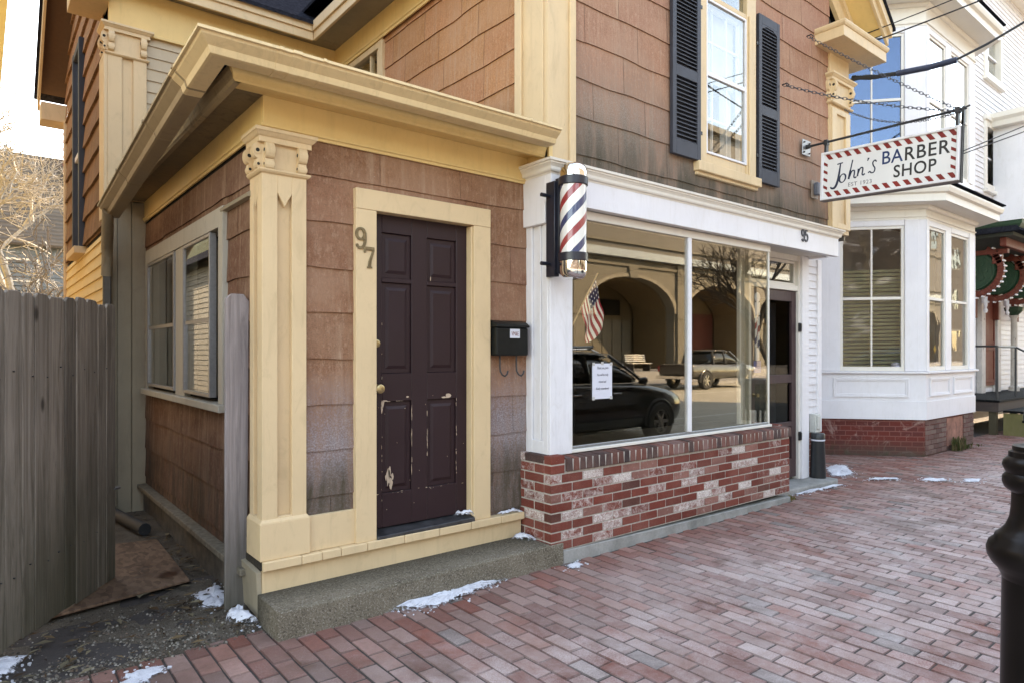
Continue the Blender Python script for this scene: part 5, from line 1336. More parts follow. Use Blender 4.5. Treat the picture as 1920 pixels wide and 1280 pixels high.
# the flat wall with clapboards
UW = (17.0, 18.25, 5.05, 6.55); UW2 = (17.0, 18.2, 7.5, 8.7); UW3 = (15.2, 16.1, 4.9, 6.5)
clapboards(PN, 8.3, 26, .55, 9.8, course=.112, openings=[UW, UW2, (9.7,13.5,.5,6.9)], seed=12, out=.02, wob=.003).build('clapboard_wall', M['white_old'], N)
f = MB().box(8.3, 9.6, YN+.01, YN+.05, 0, 9.9).box(9.6, 26, YN+.3, YN+.34, 0, 9.9).box(8.28, 8.3, YN-.02, 12, 0, 9.9); f.build('wall_backing', M['white'], N)
for (a, b, c, d) in (UW, UW2):
    f = MB().frame(a, b, c, d, .13, PN, -.1, .05); f.slab(a-.05, b+.05, c-.07, c, PN, -.05, .10); f.slab(a-.04, b+.04, d, d+.10, PN, -.05, .09)
    ww = f.build('window', M['white_warm'], N, .003)
    g = MB().slab(a+.13, b-.13, (c+d)/2-.02, (c+d)/2+.02, PN, -.08, -.03); g.build('sash', M['white'], ww)
    MB().slab(a+.13, b-.13, c+.13, d-.13, PN, -.075, -.07).build('pane', M['pane'], ww)
    MB().slab(a, b, c, d, PN, -.28, -.27).build('room_shade', plain('grey_blind', (.2,.19,.185), .8), ww)
f = MB().box(8.2, 26, YN-.5, YN+.2, 9.8, 10.0); f.build('eave', M['white_warm'], N)
MB().prism([(YN-.55,10.0),(YN+4,13),(YN+8.5,10)], 'x', 8.1, 26).build('roof', M['asphalt_roof'], N)
# a second bay further on, seen past the first
f = MB().box(17.6, 21.5, 4.1, 4.7, 3.0, 6.45)
for i in range(9): f.box(17.62+.42*i, 17.70+.42*i, 4.085, 4.0995, 4.2, 6.4)
B2 = f.build('bay_window', M['white'], N, .004)
MB().sweep([(-.1,0),(.22,0),(.26,.10),(.34,.16),(.36,.26),(-.1,.34)], [(17.6,4.72,6.45),(17.6,4.1,6.45),(21.5,4.1,6.45)]).build('bay_cornice', M['white_warm'], B2)
tag(MB().prism([(.0,.062),(.062,0),(0,-.062),(-.062,0)], 'y', 0, .002).build('window_sticker', M['signal_yellow'], None), 'orange-yellow diamond sticker inside the front pane of the lower bay', 'sticker').location = (11.06, 3.675, 1.55)
tag(MB().lathe([(.06,0),(.07,.05),(.05,.1),(.0,.12)], (0,0,0), 14).build('paper_ball', plain('lilac_paper', (.42,.4,.5), .8, 0, .3, 30, .6), None, smooth=True), 'crumpled lilac paper ball on the bay window sill', 'paper ball').location = PC(LC-.36, -.10, 1.24)
wd_ = MB(); rw = random.Random(9)
for _ in range(260):
    x, y, z = 11.5+abs(rw.gauss(0,.28)), 3.60-abs(rw.gauss(0,.05)), .0
    hh = rw.uniform(.03,.16)*(1.5 if x < 11.9 else .6); a = rw.random()*6.3; q = rw.uniform(.008,.022)
    px_, py_ = x+rw.uniform(-.05,.05), y+rw.uniform(-.05,.03)
    wd_.add([(x,y,z),(x+q*math.cos(a),y+q*math.sin(a),z+hh*.5),(px_,py_,z+hh),(x-q*math.cos(a),y-q*math.sin(a),z+hh*.5)], [(0,1,2,3)], k(rw.choice([(.07,.075,.025),(.10,.09,.035),(.05,.06,.02),(.13,.10,.05)]), rw.uniform(.6,1.2)))
tag(wd_.build('weeds', GRV), 'scrubby weeds growing at the foot of the brick bay', 'weeds', kind='stuff')
tf = MB()
for _ in range(80):
    x, y = 6.43+rw.gauss(0,.03), 3.44+rw.gauss(0,.025); a = rw.random()*6.3; hh = rw.uniform(.02,.07)
    tf.add([(x,y,0),(x+.01*math.cos(a),y+.01*math.sin(a),hh*.6),(x+.05*math.cos(a),y+.05*math.sin(a),hh),(x-.006*math.cos(a+1),y,hh*.5)], [(0,1,2,3)], k(rw.choice([(.16,.12,.03),(.09,.08,.03)]), rw.uniform(.7,1.2)))
tag(tf.build('grass_tuft', GRV), 'small mossy grass tuft at the end of the brick base', 'grass tuft')

# ---- painted entrance hood and its porch, further along the white house
RED = paint('oxide_red_paint', (.14,.03,.018), .5, .12, .25); GRN = paint('bottle_green_paint', (.018,.05,.026), .45, .15, .2); GRN2 = paint('brown_olive_paint', (.06,.05,.03), .5, .1, .2)
hd = thing('entrance_hood', 'red and green carved wooden hood on scroll brackets over the far doorway', 'porch hood', (16.2, 4.7, 3))
f = MB().prism([(3.35,3.62),(4.70,3.62),(4.70,3.98),(3.45,3.80)], 'x', 14.05, 20.5)
f.build('hood_roof', M['asphalt_roof'], hd)
gpf = [(-.1,0),(.0,0),(.02,.02),(.06,.06),(.09,.10),(.10,.16),(-.1,.16)]
MB().sweep(gpf, [(14.12,4.7,3.64),(14.12,3.42,3.64),(20.4,3.42,3.64)]).build('hood_gutter', GRN, hd)
MB().sweep([(-.1,0),(.112,0),(.112,.018),(-.1,.018)], [(14.12,4.7,3.801),(14.12,3.42,3.801),(20.4,3.42,3.801)]).build('hood_edge', M['white'], hd)
f = MB().box(14.15, 20.4, 3.48, 4.7, 3.56, 3.63); f.build('hood_ceiling', plain('dark_green_boards', (.03,.035,.025), .7), hd)
MB().box(14.3, 20.3, 3.62, 3.72, 3.40, 3.56).build('hood_beam', RED, hd, .01)
for X in (14.6, 16.0, 17.45, 18.9):
    f = MB(); c_ = (4.22, 3.02); r0, r1 = .40, .50
    n = 22; P_ = lambda a, r: (c_[0]+r*math.cos(R(a)), c_[1]+r*math.sin(R(a)))
    for i in range(n):
        a0, a1 = 120+i*170/n, 120+(i+1)*170/n
        f.prism([P_(a0,r0),P_(a1,r0),P_(a1,r1),P_(a0,r1)], 'x', X-.05, X+.05)
    f.prism([(3.66,3.30),(4.68,3.30),(4.68,3.39),(3.66,3.39)], 'x', X-.055, X+.055)
    f.prism([(4.55,2.2),(4.68,2.2),(4.68,3.30),(4.55,3.30)], 'x', X-.05, X+.05)
    f.prism([(3.75,3.12),(3.90,3.12),(3.90,3.30),(3.75,3.30)], 'x', X-.05, X+.05)
    bk_o = f.build('bracket', RED, hd, .006)
    f = MB().lathe([(.33,-.02),(.33,.02)], (X,4.22,3.02), 24, 'x').tube([(X,4.22+.34*math.cos(q*.2856),3.02+.34*math.sin(q*.2856)) for q in range(23)], .035, 6).lathe([(.10,-.05),(.10,.05)], (X,4.22,3.02), 14, 'x')
    for q in range(8):
        a = q*math.pi/4; f.lathe([(.05,-.035),(.05,.035)], (X,4.22+.2*math.cos(a),3.02+.2*math.sin(a)), 8, 'x')
    f.build('medallion', GRN, bk_o)
    f = MB()
    for i in range(14):
        a = 130+i*11; y_, z_ = P_(a, .515); f.lathe([(.017,-.055),(.017,.055)], (X,y_,z_), 6, 'x')
    tag(f.build('beading', M['white'], bk_o), kind='stuff')
    f = MB().lathe([(.03,0),(.045,.05),(.02,.10),(.035,.14),(.04,.2)], (X,4.40,2.30), 12); f.lathe([(.07,.0),(.07,.12)], (X,4.40,2.50), 8); f.build('pendant', M['white_old'], bk_o, smooth=True)
dr_ = MB().slab(16.75, 17.55, .78, 2.95, PN, .03, .07); 
dr_.frame(16.80, 17.5, .85, 1.6, .06, PN, .0705, .085); dr_.frame(16.80, 17.5, 1.68, 2.9, .06, PN, .0705, .085)
dd_ = dr_.build('entrance_door', RED, N, .004)
f = MB().slab(16.5, 16.74, .62, 3.1, PN, .02, .12).slab(17.56, 17.8, .62, 3.1, PN, .02, .12); f.build('door_casing', paint('peeling_white', (.55,.5,.46), .6, .15, .5, (.18,.12,.09), chips=.12, chipc=(.2,.13,.1)), dd_, .004)
f = MB().lathe([(.10,.6),(.10,.72),(.065,.76),(.06,2.25),(.10,2.32)], (18.15,4.45,0), 14); f.build('column', paint('peeling_column', (.5,.45,.4), .6, .2, .6, (.15,.1,.08), chips=.12, chipc=(.18,.12,.1)), hd, smooth=True)
MB().lathe([(.07,2.321),(.17,2.42),(.19,2.5),(.1,2.52)], (18.15,4.45,0), 10).build('column_capital', GRN, hd)
pch = thing('porch_deck', 'grey wooden porch platform with steps below the red and green hood', 'porch', (16, 4.2, 0))
f = MB()
for i in range(9): f.box(14.3, 20.4, 3.72+i*.111, 3.825+i*.111, .60, .635)
f.build('deck_boards', wood('grey_deck', (.22,.20,.185), (.36,.335,.305), .8, False), pch)
MB().box(14.32, 20.4, 3.74, 3.78, .42, .599).box(14.32, 14.36, 3.781, 4.68, .42, .599).build('skirt_board', plain('brown_skirt', (.05,.035,.03), .7), pch)
f = MB()
for X in (14.36, 15.6, 17.4): MB().box(X, X+.12, 3.79, 3.9, 0, .419).build('support_post', GRN2, pch)
TRD = wood('mossy_tread', (.11,.11,.06), (.2,.19,.12), .8, False)
for i in range(3): MB().box(14.42, 15.9, 3.68-.28*(i+1), 3.70-.28*i, .45-.16*i-.04, .45-.16*i).build('tread', TRD, pch, .004)
STG = paint('olive_stringer', (.14,.125,.05), .6, .2, .3)
for X in (14.44, 15.84): MB().prism([(3.70,0),(3.70,.40),(3.42,.40),(3.42,.25),(3.14,.25),(3.14,.09),(2.86,.09),(2.86,0)], 'x', X, X+.04).build('stringer', STG, pch)
rl = thing('porch_railing', 'thin black iron railing standing on the grey porch platform', 'railing', (15, 3.8, .63))
for p, q in (((14.45,3.80,.636),(14.45,3.80,1.62)), ((15.5,4.6,.636),(15.5,4.6,1.62)), ((20.2,3.80,.636),(20.2,3.80,1.62))): MB().tube([p, q], .024, 8).build('baluster', M['black'], rl)
f = MB().tube([(14.45,3.80,1.61),(14.45,4.68,1.61)], .018, 8).tube([(14.45,3.80,1.60),(15.6,3.80,1.60)], .018, 8).tube([(15.6,3.80,1.60),(15.9,3.2,1.2),(16.0,2.85,.95)], .018, 8)
f.tube([(15.6,3.8,.64),(15.6,3.8,1.60)], .018, 8).tube([(16.0,2.85,.0),(16.0,2.85,.95)], .018, 8)
f.build('handrail', M['black'], rl)

# ---- cables
CAB = M['rubber']
def cable(name, pts, r, label, n=7):
    return tag(MB().tube(pts, r, n).build(name, CAB, None, smooth=True), label, 'cable', 'overhead cables')
def sagline(a, b, sag, n=14):
    a, b = Vector(a), Vector(b); return [a.lerp(b, i/n) - Vector((0,0,sag*4*(i/n)*(1-i/n))) for i in range(n+1)]
SLV = plain('navy_cable_sleeve', (.018,.028,.06), .45, 0, .3, 20, .1)
cs = thing('service_cable', 'dark service cable with a thick navy sleeve leaving the right corner of the brown house', 'cable', (7.92, 3.5, 4.68))
MB().tube([(7.96,3.02,4.60),(7.99,2.72,4.575),(8.0,2.45,4.57)], .032, 10).build('sleeve', SLV, cs, smooth=True)
MB().tube([(7.93,3.49,4.70),(7.95,3.3,4.64),(7.955,3.03,4.60)], .024, 8).tube([(7.90,3.50,4.66),(7.94,3.35,4.67),(7.97,3.2,4.63)], .02, 8).build('taped_splice', M['rubber'], cs, smooth=True)
MB().tube([(8.0,2.45,4.57),(8.12,2.22,4.68),(8.3,1.95,4.86),(8.6,1.4,5.3),(9.1,.4,6.1),(10.4,-2.4,7.9)], .009, 6).tube([(8.0,2.45,4.58),(8.13,2.21,4.70),(8.31,1.94,4.88),(8.6,1.38,5.32),(9.1,.4,6.15),(10.4,-2.4,7.93)], .006, 6).build('line', CAB, cs, smooth=True)
cable('utility_cable', sagline((8.05,3.9,5.2),(8.3,-4.5,6.4),.25), .006, 'upper thin black cable crossing above the barber sign')
cable('utility_cable', sagline((8.05,3.7,5.08),(8.3,-4.5,6.3),.25), .008, 'second black cable just below the uppermost one beside the gable end')
cable('guy_wire', sagline((6.865,2.055,3.30),(10.4,1.45,4.62),.0), .005, 'upper of two thin wires tied to the outer end of the barber sign')
cable('guy_wire', sagline((6.865,2.055,3.275),(10.4,1.45,4.50),.0), .005, 'lower of two thin wires tied to the outer end of the barber sign')

# ---- the lamp post at the kerb
lp = thing('street_lamp', 'glossy black cast iron street lamp post with ringed base at the kerb', 'street lamp', (2.90, .62, 0))
c = (2.90, .62, 0)
MB().lathe([(0.2197,0),(0.2197,.10),(0.1690,.16),(0.1310,.22),(0.1268,.60),(0.1251,.70)], c, 40).build('base', M['lamp_black'], lp, smooth=True)
MB().lathe([(0.1251,.70),(0.1310,.715),(0.1369,.73),(0.1563,.750),(0.1690,.775),(0.1715,.80),(0.1648,.822),(0.1487,.838),(0.1453,.850),(0.1310,.862),(0.1141,.885),(0.1031,.915),(0.0989,.95),(0.0972,1.005),(0.1065,1.012),(0.1183,1.022),(0.1242,1.04),(0.1234,1.06),(0.1132,1.075),(0.1183,1.085),(0.1242,1.10),(0.1208,1.118),(0.1065,1.132),(0.1048,1.15),(0.0946,1.155),(0.0946,1.17),(0.0592,1.178),(0.0558,1.20)], c, 48).build('ringed_collar', M['lamp_black'], lp, smooth=True)
MB().lathe([(0.0558,1.20),(0.0524,2.2),(0.0465,3.4),(0.0423,3.55)], c, 20).build('shaft', M['lamp_black'], lp, smooth=True)
MB().lathe([(.05,3.55),(.10,3.6),(.13,3.68),(.08,3.72)], c, 20).build('lamp_cup', M['lamp_black'], lp, smooth=True)
MB().lathe([(.13,3.721),(.20,3.95),(.19,4.15),(.10,4.30)], c, 16).build('lantern', plain('frosted_lantern', (.6,.6,.56), .4, 0, .05, 5, 0), lp, smooth=True)
MB().lathe([(.20,4.30),(.12,4.42),(.04,4.5),(.01,4.62)], c, 16).build('finial', M['lamp_black'], lp, smooth=True)

# ================================================================== left side: next-door houses, tree, far house
def simple_house(name, label, x0, x1, y0, y1, ze_, zr_, wallm, roofm, axis='x', wins=(), side='y0', trim=M['white_warm']):
    h = thing(name, label, 'house', ((x0+x1)/2, (y0+y1)/2, 0)); mb = MB()
    if axis == 'x':
        mb.prism([(y0,0),(y1,0),(y1,ze_),((y0+y1)/2,zr_),(y0,ze_)], 'x', x0, x1)
        s_ = (zr_-ze_)/((y1-y0)/2); r = MB(); o = .35; ym = (y0+y1)/2
        for sg_ in (1,-1):
            e = ym+sg_*((y1-y0)/2+o); r.prism([(ym,zr_+.02),(e,ze_-s_*o+.02),(e,ze_-s_*o+.14),(ym,zr_+.16)], 'x', x0-.3, x1+.3)
    else:
        mb.prism([(x0,0),(x1,0),(x1,ze_),((x0+x1)/2,zr_),(x0,ze_)], 'y', y0, y1)
        s_ = (zr_-ze_)/((x1-x0)/2); r = MB(); o = .35; xm = (x0+x1)/2
        for sg_ in (1,-1):
            e = xm+sg_*((x1-x0)/2+o); r.prism([(xm,zr_+.02),(e,ze_-s_*o+.02),(e,ze_-s_*o+.14),(xm,zr_+.16)], 'y', y0-.3, y1+.3)
    mb.build('wall', wallm, h)
    rr_ = r.build('roof', roofm, h)
    for (P_, a, b, c_, d_) in wins:
        f = MB().frame(a, b, c_, d_, .09, P_, .0, .05); f.slab(a+.09, b-.09, (c_+d_)/2-.025, (c_+d_)/2+.025, P_, 0, .04); f.slab(a-.05, b+.05, c_-.08, c_, P_, 0, .09)
        w_ = f.build('window', trim, h); MB().slab(a+.09, b-.09, c_+.09, d_-.09, P_, .005, .01).build('pane', plain('dark_glass', (.04,.05,.06), .12, 0, .1, 3, 0), w_)
    return h, rr_
TANC = paint('tan_clapboard_paint', (.27,.215,.14), .6, .1, .3)
h1, r1 = simple_house('tan_house', 'tan clapboard house standing close by on the left of the alley', -9, -1.45, 3.7, 12.4, 6.3, 8.9, TANC, M['asphalt_roof'], 'y')
clapboards(FX(-1.449, 1), 3.7, 12.4, .3, 6.2, course=.115, seed=31, out=.02).build('clapboards', TANC, h1)
GRYC = paint('dark_grey_clapboard_paint', (.055,.05,.042), .7, .15, .3, (.03,.025,.02))
hg, rg_ = simple_house('added_garage', 'unseen low dark grey garage added to darken the alley window reflection', -7, -1.5, 12.7, 18.2, 3.6, 5.2, GRYC, M['asphalt_roof'], 'y')  # unseen garage added so the alley window reflects something dark
clapboards(FX(-1.499, 1), 12.7, 18.2, .3, 3.5, course=.115, seed=35, out=.02).build('clapboards', GRYC, hg)
YELP = paint('yellow_paint', (.60,.49,.26), .5, .06, .15)
h2, r2 = simple_house('yellow_house', 'tall yellow house with bright trim at the left edge of the picture', -8, -.05, 19, 29, 10.6, 14.5, YELP, M['asphalt_roof'], 'y')
f = MB().box(-.05, .52, 18.7, 29.3, 9.9, 10.15).box(.44, .56, 18.68, 29.3, 10.15, 10.5).box(-.35, .0, 18.9, 18.99, 0, 10.6); f.build('eave_trim', YELP, h2)
t = NT('weathered_roof'); n = t.noise(1.2, 6, .7); n2 = t.noise(3, 4, .7, (.6,8,8)); wv = t.n('TexWave', {'Vector': t.coord(), 'Scale': 1.6, 'Distortion': 2.5, 'Detail': 4.}, bands_direction='Z').outputs['Fac']
WRF = t.done(t.mix(t.ramp(wv, .3, .8, 0, .45), t.mix(t.ramp(n, .3, .7), (.07,.05,.036), (.14,.105,.075)), (.04,.031,.023)), .95, t.bump(wv, .5, .03))
BLU = paint('blue_grey_clapboard', (.13,.15,.17), .6, .1, .2)
PFH = FY(36)
h3, r3 = simple_house('blue_grey_house', 'blue-grey house with weathered brown roof behind the bare tree', -5, 6.5, 36, 44, 6.5, 11.0, BLU, WRF, 'x', [(PFH,.9,2.1,3.6,5.6),(PFH,-1.8,-.6,3.6,5.6),(PFH,3.4,4.6,3.6,5.6)])
clapboards(PFH, -5, 6.5, 1.0, 6.4, course=.2, seed=33, out=.03).build('clapboards', BLU, h3)
f = MB(); rr = random.Random(8)
for i in range(22):
    z = 8.6+i*.19
    for j in range(3): f.box(3.35+j*.34-(.1 if i%2 else 0), 3.66+j*.34-(.1 if i%2 else 0), 38.6, 39.5, z, z+.16, k((.22,.06,.045), rr.uniform(.6,1.2)))
f.box(3.2,4.45,38.55,39.55,12.78,12.9,(.2,.17,.15)); f.box(3.3, 4.3, 38.65, 39.45, 8, 12.7, (.2,.15,.13))
f.build('chimney', M['brick'], r3)

def tree(name, label, base, h, lean, seed, bark, r0=.16, depth=6, spread=.65, first=.35, twigs=True, up=.25, group=None, nmin=4):
    rnd = random.Random(seed); limb = MB(); tw = MB()
    def grow(p, d, L_, r, lv):
        pts = [p]; n = 4
        for i in range(n):
            d = (d + Vector((rnd.gauss(0,.11), rnd.gauss(0,.11), rnd.gauss(0,.08)+up*.08))).normalized(); p = p + d*L_/n; pts.append(p)
        (limb if lv < 3 else tw).tube(pts, max(r,.011), 7 if lv < 2 else (5 if lv < 4 else 3), max(r*.62,.008), cap=False)
        if lv >= depth: return
        nb = 2 if lv < 2 else 3
        for j in range(nb + (1 if rnd.random() < .4 else 0)):
            q = pts[-1] if j == 0 else pts[rnd.randint(2, n)]
            ax = Vector((rnd.gauss(0,1), rnd.gauss(0,1), rnd.gauss(0,.7))).normalized()
            nd = (d + ax*spread*rnd.uniform(.6,1.2)).normalized()
            grow(q, nd, L_*rnd.uniform(.62,.86), r*(.62 if j else .68), lv+1)
    o = thing(name, label, 'tree', base, 0, group)
    grow(Vector(base)-Vector((0,0,.3)), Vector(lean).normalized(), h*first, r0, 0)
    limb.build('trunk', bark, o, smooth=True); tw.build('twigs', bark, o)
    return o
BARK = plain('sunlit_bark', (.33,.29,.245), .9, 0, .25, 12, .4)
BARK2 = plain('dark_bark', (.10,.085,.07), .9, 0, .25, 12, .4)
tree('bare_tree', 'bare pale-branched tree in front of the weathered brown roof', (1.15, 20.5, -.2), 11.5, (-.06,-.02,.95), 5, BARK, .16, 7, .95, .25, up=.0)
tree('bare_tree', 'smaller bare pale shrub-like tree leaning low over the fence line', (.55, 17.0, -.2), 9., (.1,.1,.95), 23, BARK, .10, 7, .95, .25, up=-.05)
tree('bare_tree', 'tall bare grey-brown tree farther back, its twigs filling the gap over the gate', (.9, 25, -.2), 12.5, (-.02,-.02,.95), 41, BARK, .17, 7, .95, .25, up=.0)
tree('bare_tree', 'thin dark bare tree rising behind the far brown roof', (-.5, 47, 0), 16, (.02,0,1), 9, BARK2, .28, 7, .6, .26, up=.35)
# ================================================================== the street behind the camera, seen in the shop glass
CARB = plain('black_car_paint', (.008,.008,.009), .16, 0, .05, 3, 0, .5, 1.)
CARG = plain('bronze_grey_car_paint', (.06,.057,.054), .28, .25, .05, 3, 0, .5, .8)
CGLS = plain('car_glass', (.012,.014,.015), .05, 0, .05, 3, 0, .7)
TYRE = M['rubber']; ALLOY = plain('alloy_wheel', (.45,.44,.43), .3, .9, .05, 9, 0)
LAMPW = plain('lamp_lens', (.7,.7,.7), .1, 0, .02, 5, 0); LAMPR = plain('tail_lens', (.35,.02,.02), .15, 0, .05, 5, 0); BLKP = plain('black_plastic', (.02,.02,.021), .6, 0, .1, 30, .1)
def loft(mb, secs):
    """secs: list of (x, [(y,z)...]) open half sections mirrored in y"""
    rings = []
    for x, pr in secs: rings.append([(x, y, z) for y, z in pr] + [(x, -y, z) for y, z in reversed(pr)])
    n = len(rings[0]); v = [p for r in rings for p in r]; f = []
    for i in range(len(rings)-1):
        for q in range(n): f.append((i*n+q, i*n+(q+1) % n, (i+1)*n+(q+1) % n, (i+1)*n+q))
    f.append(tuple(range(n))[::-1]); f.append(tuple((len(rings)-1)*n+q for q in range(n)))
    mb.add(v, f)
def wheel(parent, x, y, r, w_=.23):
    s_ = 1 if y > 0 else -1
    t_ = MB().lathe([(r*.62,-w_/2),(r*.93,-w_/2),(r,-w_*.38),(r,w_*.38),(r*.93,w_/2),(r*.62,w_/2),(r*.60,w_*.25),(r*.60,-w_*.25),(r*.62,-w_/2)], (x,y,r), 32, 'y', cap=False).build('wheel', TYRE, parent, smooth=True, local=True)
    f = MB().lathe([(r*.615,-w_*.45),(r*.63,w_*.45),(r*.58,w_*.47),(r*.56,w_*.30)], (x,y,r), 32, 'y', cap=False).lathe([(r*.6,-.01),(r*.6,.01)], (x,y,r), 24, 'y')
    for i in range(6):
        a = i*math.pi/3; c_, s2 = math.cos(a), math.sin(a)
        P_ = lambda u, v: (x+u*c_-v*s2, 0, r+u*s2+v*c_)
        q = [P_(0,-r*.10),P_(r*.60,-r*.07),P_(r*.60,r*.07),P_(0,r*.10)]
        f.hexa([(p[0], y+s_*w_*.25, p[2]) for p in q], [(p[0], y+s_*w_*.42, p[2]) for p in q])
    f.lathe([(r*.14,-.02),(r*.12,.02)], (x,y+s_*w_*.42,r), 12, 'y')
    f.build('rim', ALLOY, t_, smooth=False, local=True)
# --- black SUV, nose towards +x
su = thing('parked_car', 'black parked SUV with roof rails mirrored in the left shop pane', 'car', (8.42, -1.66, -.13))
b = MB()
def sec(x, w_, zs_, zb, zt, tw): return (x, [(0,zs_),(w_*.86,zs_),(w_*.97,zs_+.12),(w_,zs_+.32),(w_*.985,(zs_+zb)/2+.14),(w_*.95,zb),(tw,zt),(0,zt+.015)])
loft(b, [sec(-2.32,.80,.46,.98,1.02,.70), sec(-2.24,.90,.30,1.05,1.10,.78), sec(-1.6,.945,.24,1.08,1.12,.82), sec(-.4,.95,.22,1.06,1.10,.82), sec(.75,.95,.22,1.04,1.08,.82), sec(1.1,.95,.22,1.02,1.07,.78), sec(1.75,.935,.24,.93,.99,.74), sec(2.15,.88,.28,.83,.88,.66), sec(2.34,.74,.38,.70,.74,.52)])
body = b.build('body', CARB, su, smooth=True, local=True, sub=2)
g = MB()
def gs_(x, w0, w1, z0, z1): return (x, [(0,z0),(w0,z0),((w0*.45+w1*.55),(z0+z1)/2+.03),(w1,z1),(0,z1+.02)])
loft(g, [gs_(-2.18,.80,.74,1.06,1.10), gs_(-1.95,.83,.66,1.08,1.52), gs_(-1.3,.845,.68,1.08,1.60), gs_(-.3,.85,.69,1.07,1.62), gs_(.3,.85,.67,1.06,1.57), gs_(.75,.845,.70,1.05,1.34), gs_(1.18,.82,.78,1.04,1.06)])
g.build('cabin_glass', CGLS, su, smooth=True, local=True, sub=1)
g = MB(); loft(g, [(x, [(0,z-.04),(w_,z-.045),(w_+.012,z-.015),(w_-.05,z+.02),(0,z+.035)]) for x, w_, z in ((-2.02,.66,1.50),(-1.3,.685,1.605),(-.3,.695,1.628),(.25,.67,1.585),(.42,.64,1.53))])
g.build('roof_panel', CARB, su, smooth=True, local=True, sub=1)
for s_ in (1,-1):
    g = MB()
    g.tube([(-.30,s_*.852,1.06),(-.36,s_*.70,1.60)], .035, 6).tube([(-1.25,s_*.85,1.07),(-1.45,s_*.69,1.58)], .05, 6).tube([(1.16,s_*.82,1.05),(.75,s_*.715,1.34),(.3,s_*.685,1.57)], .032, 6).build('pillar', CARB, su, smooth=True, local=True)
    MB().tube([(1.12,s_*.845,1.075),(.0,s_*.875,1.085),(-1.5,s_*.87,1.10),(-1.85,s_*.85,1.13)], .012, 6).tube([(1.1,s_*.835,1.10),(.72,s_*.735,1.355),(.3,s_*.70,1.585),(-.4,s_*.71,1.64),(-1.3,s_*.70,1.615),(-1.8,s_*.70,1.50)], .010, 6).build('chrome_trim', M['chrome'], su, smooth=True, local=True)
    MB().tube([(.1,s_*.62,1.62),(-.1,s_*.62,1.68),(-1.5,s_*.62,1.67),(-1.7,s_*.62,1.60)], .016, 6).build('roof_rail', M['chrome'], su, smooth=True, local=True)
    m_ = MB().hexa([(.78,s_*.93,1.06),(.95,s_*.93,1.06),(.95,s_*1.08,1.08),(.80,s_*1.08,1.08)], [(.80,s_*.95,1.17),(.93,s_*.95,1.17),(.93,s_*1.07,1.20),(.82,s_*1.07,1.20)]).build('mirror', CARB, su, .03, local=True)
    MB().hexa([(1.95,s_*.80,.72),(2.24,s_*.66,.68),(2.22,s_*.60,.68),(1.95,s_*.70,.72)], [(1.85,s_*.875,.85),(2.17,s_*.73,.78),(2.14,s_*.66,.79),(1.86,s_*.78,.86)]).build('headlight', LAMPW, su, .01, local=True)
    MB().hexa([(-2.30,s_*.66,.86),(-2.18,s_*.91,.86),(-2.10,s_*.91,.86),(-2.2,s_*.66,.86)], [(-2.27,s_*.66,1.02),(-2.14,s_*.90,1.04),(-2.06,s_*.90,1.04),(-2.2,s_*.66,1.02)]).build('tail_light', LAMPR, su, .01, local=True)
    for x_ in (.15,-.85): MB().box(x_, x_+.2, s_*.955-.012, s_*.955+.012, .90, .925).build('door_handle', M['chrome'], su, .004, local=True)
    for x_ in (1.42,-1.40): MB().tube([(x_+.40*math.cos(R(a)),s_*.935,.36+.40*math.sin(R(a))) for a in range(-10,191,10)], .03, 6).build('wheel_arch', BLKP, su, local=True)
    for x_ in (1.42,-1.40): wheel(su, x_, s_*.87, .355)
for x_ in (-.1,-1.0): MB().tube([(x_,-.70,1.72),(x_,.70,1.72)], .022, 8).tube([(x_,-.62,1.66),(x_,-.62,1.73)], .03, 6).tube([(x_,.62,1.66),(x_,.62,1.73)], .03, 6).build('cross_bar', M['steel'], su, smooth=True, local=True)
# --- pickup across the street
pu = thing('parked_car', 'grey-brown crew-cab pickup truck parked across the street', 'car', (26.45, -11.05, -.13))
b = MB()
loft(b, [sec(-2.62,.88,.50,1.05,1.10,.84), sec(-2.55,.92,.45,1.08,1.12,.86), sec(-1.0,.94,.42,1.08,1.12,.86), sec(.0,.94,.42,1.06,1.10,.84), sec(1.2,.94,.42,1.06,1.12,.82), sec(2.2,.92,.44,1.02,1.08,.78), sec(2.55,.86,.48,.92,.98,.70), sec(2.66,.78,.52,.80,.84,.6)])
b.build('body', CARG, pu, smooth=True, local=True, sub=1)
g = MB(); loft(g, [gs_(-.92,.84,.74,1.08,1.12), gs_(-.80,.84,.70,1.08,1.68), gs_(.0,.85,.70,1.08,1.74), gs_(.55,.85,.68,1.08,1.68), gs_(1.0,.84,.72,1.08,1.40), gs_(1.35,.82,.78,1.08,1.11)]); g.build('cabin_glass', CGLS, pu, smooth=True, local=True, sub=1)
g = MB(); loft(g, [(x, [(0,z-.04),(w_,z-.05),(w_+.015,z-.01),(w_-.05,z+.03),(0,z+.04)]) for x, w_, z in ((-.86,.69,1.68),(0,.71,1.745),(.5,.69,1.69),(.62,.67,1.65))]); g.build('roof_panel', CARG, pu, smooth=True, local=True, sub=1)
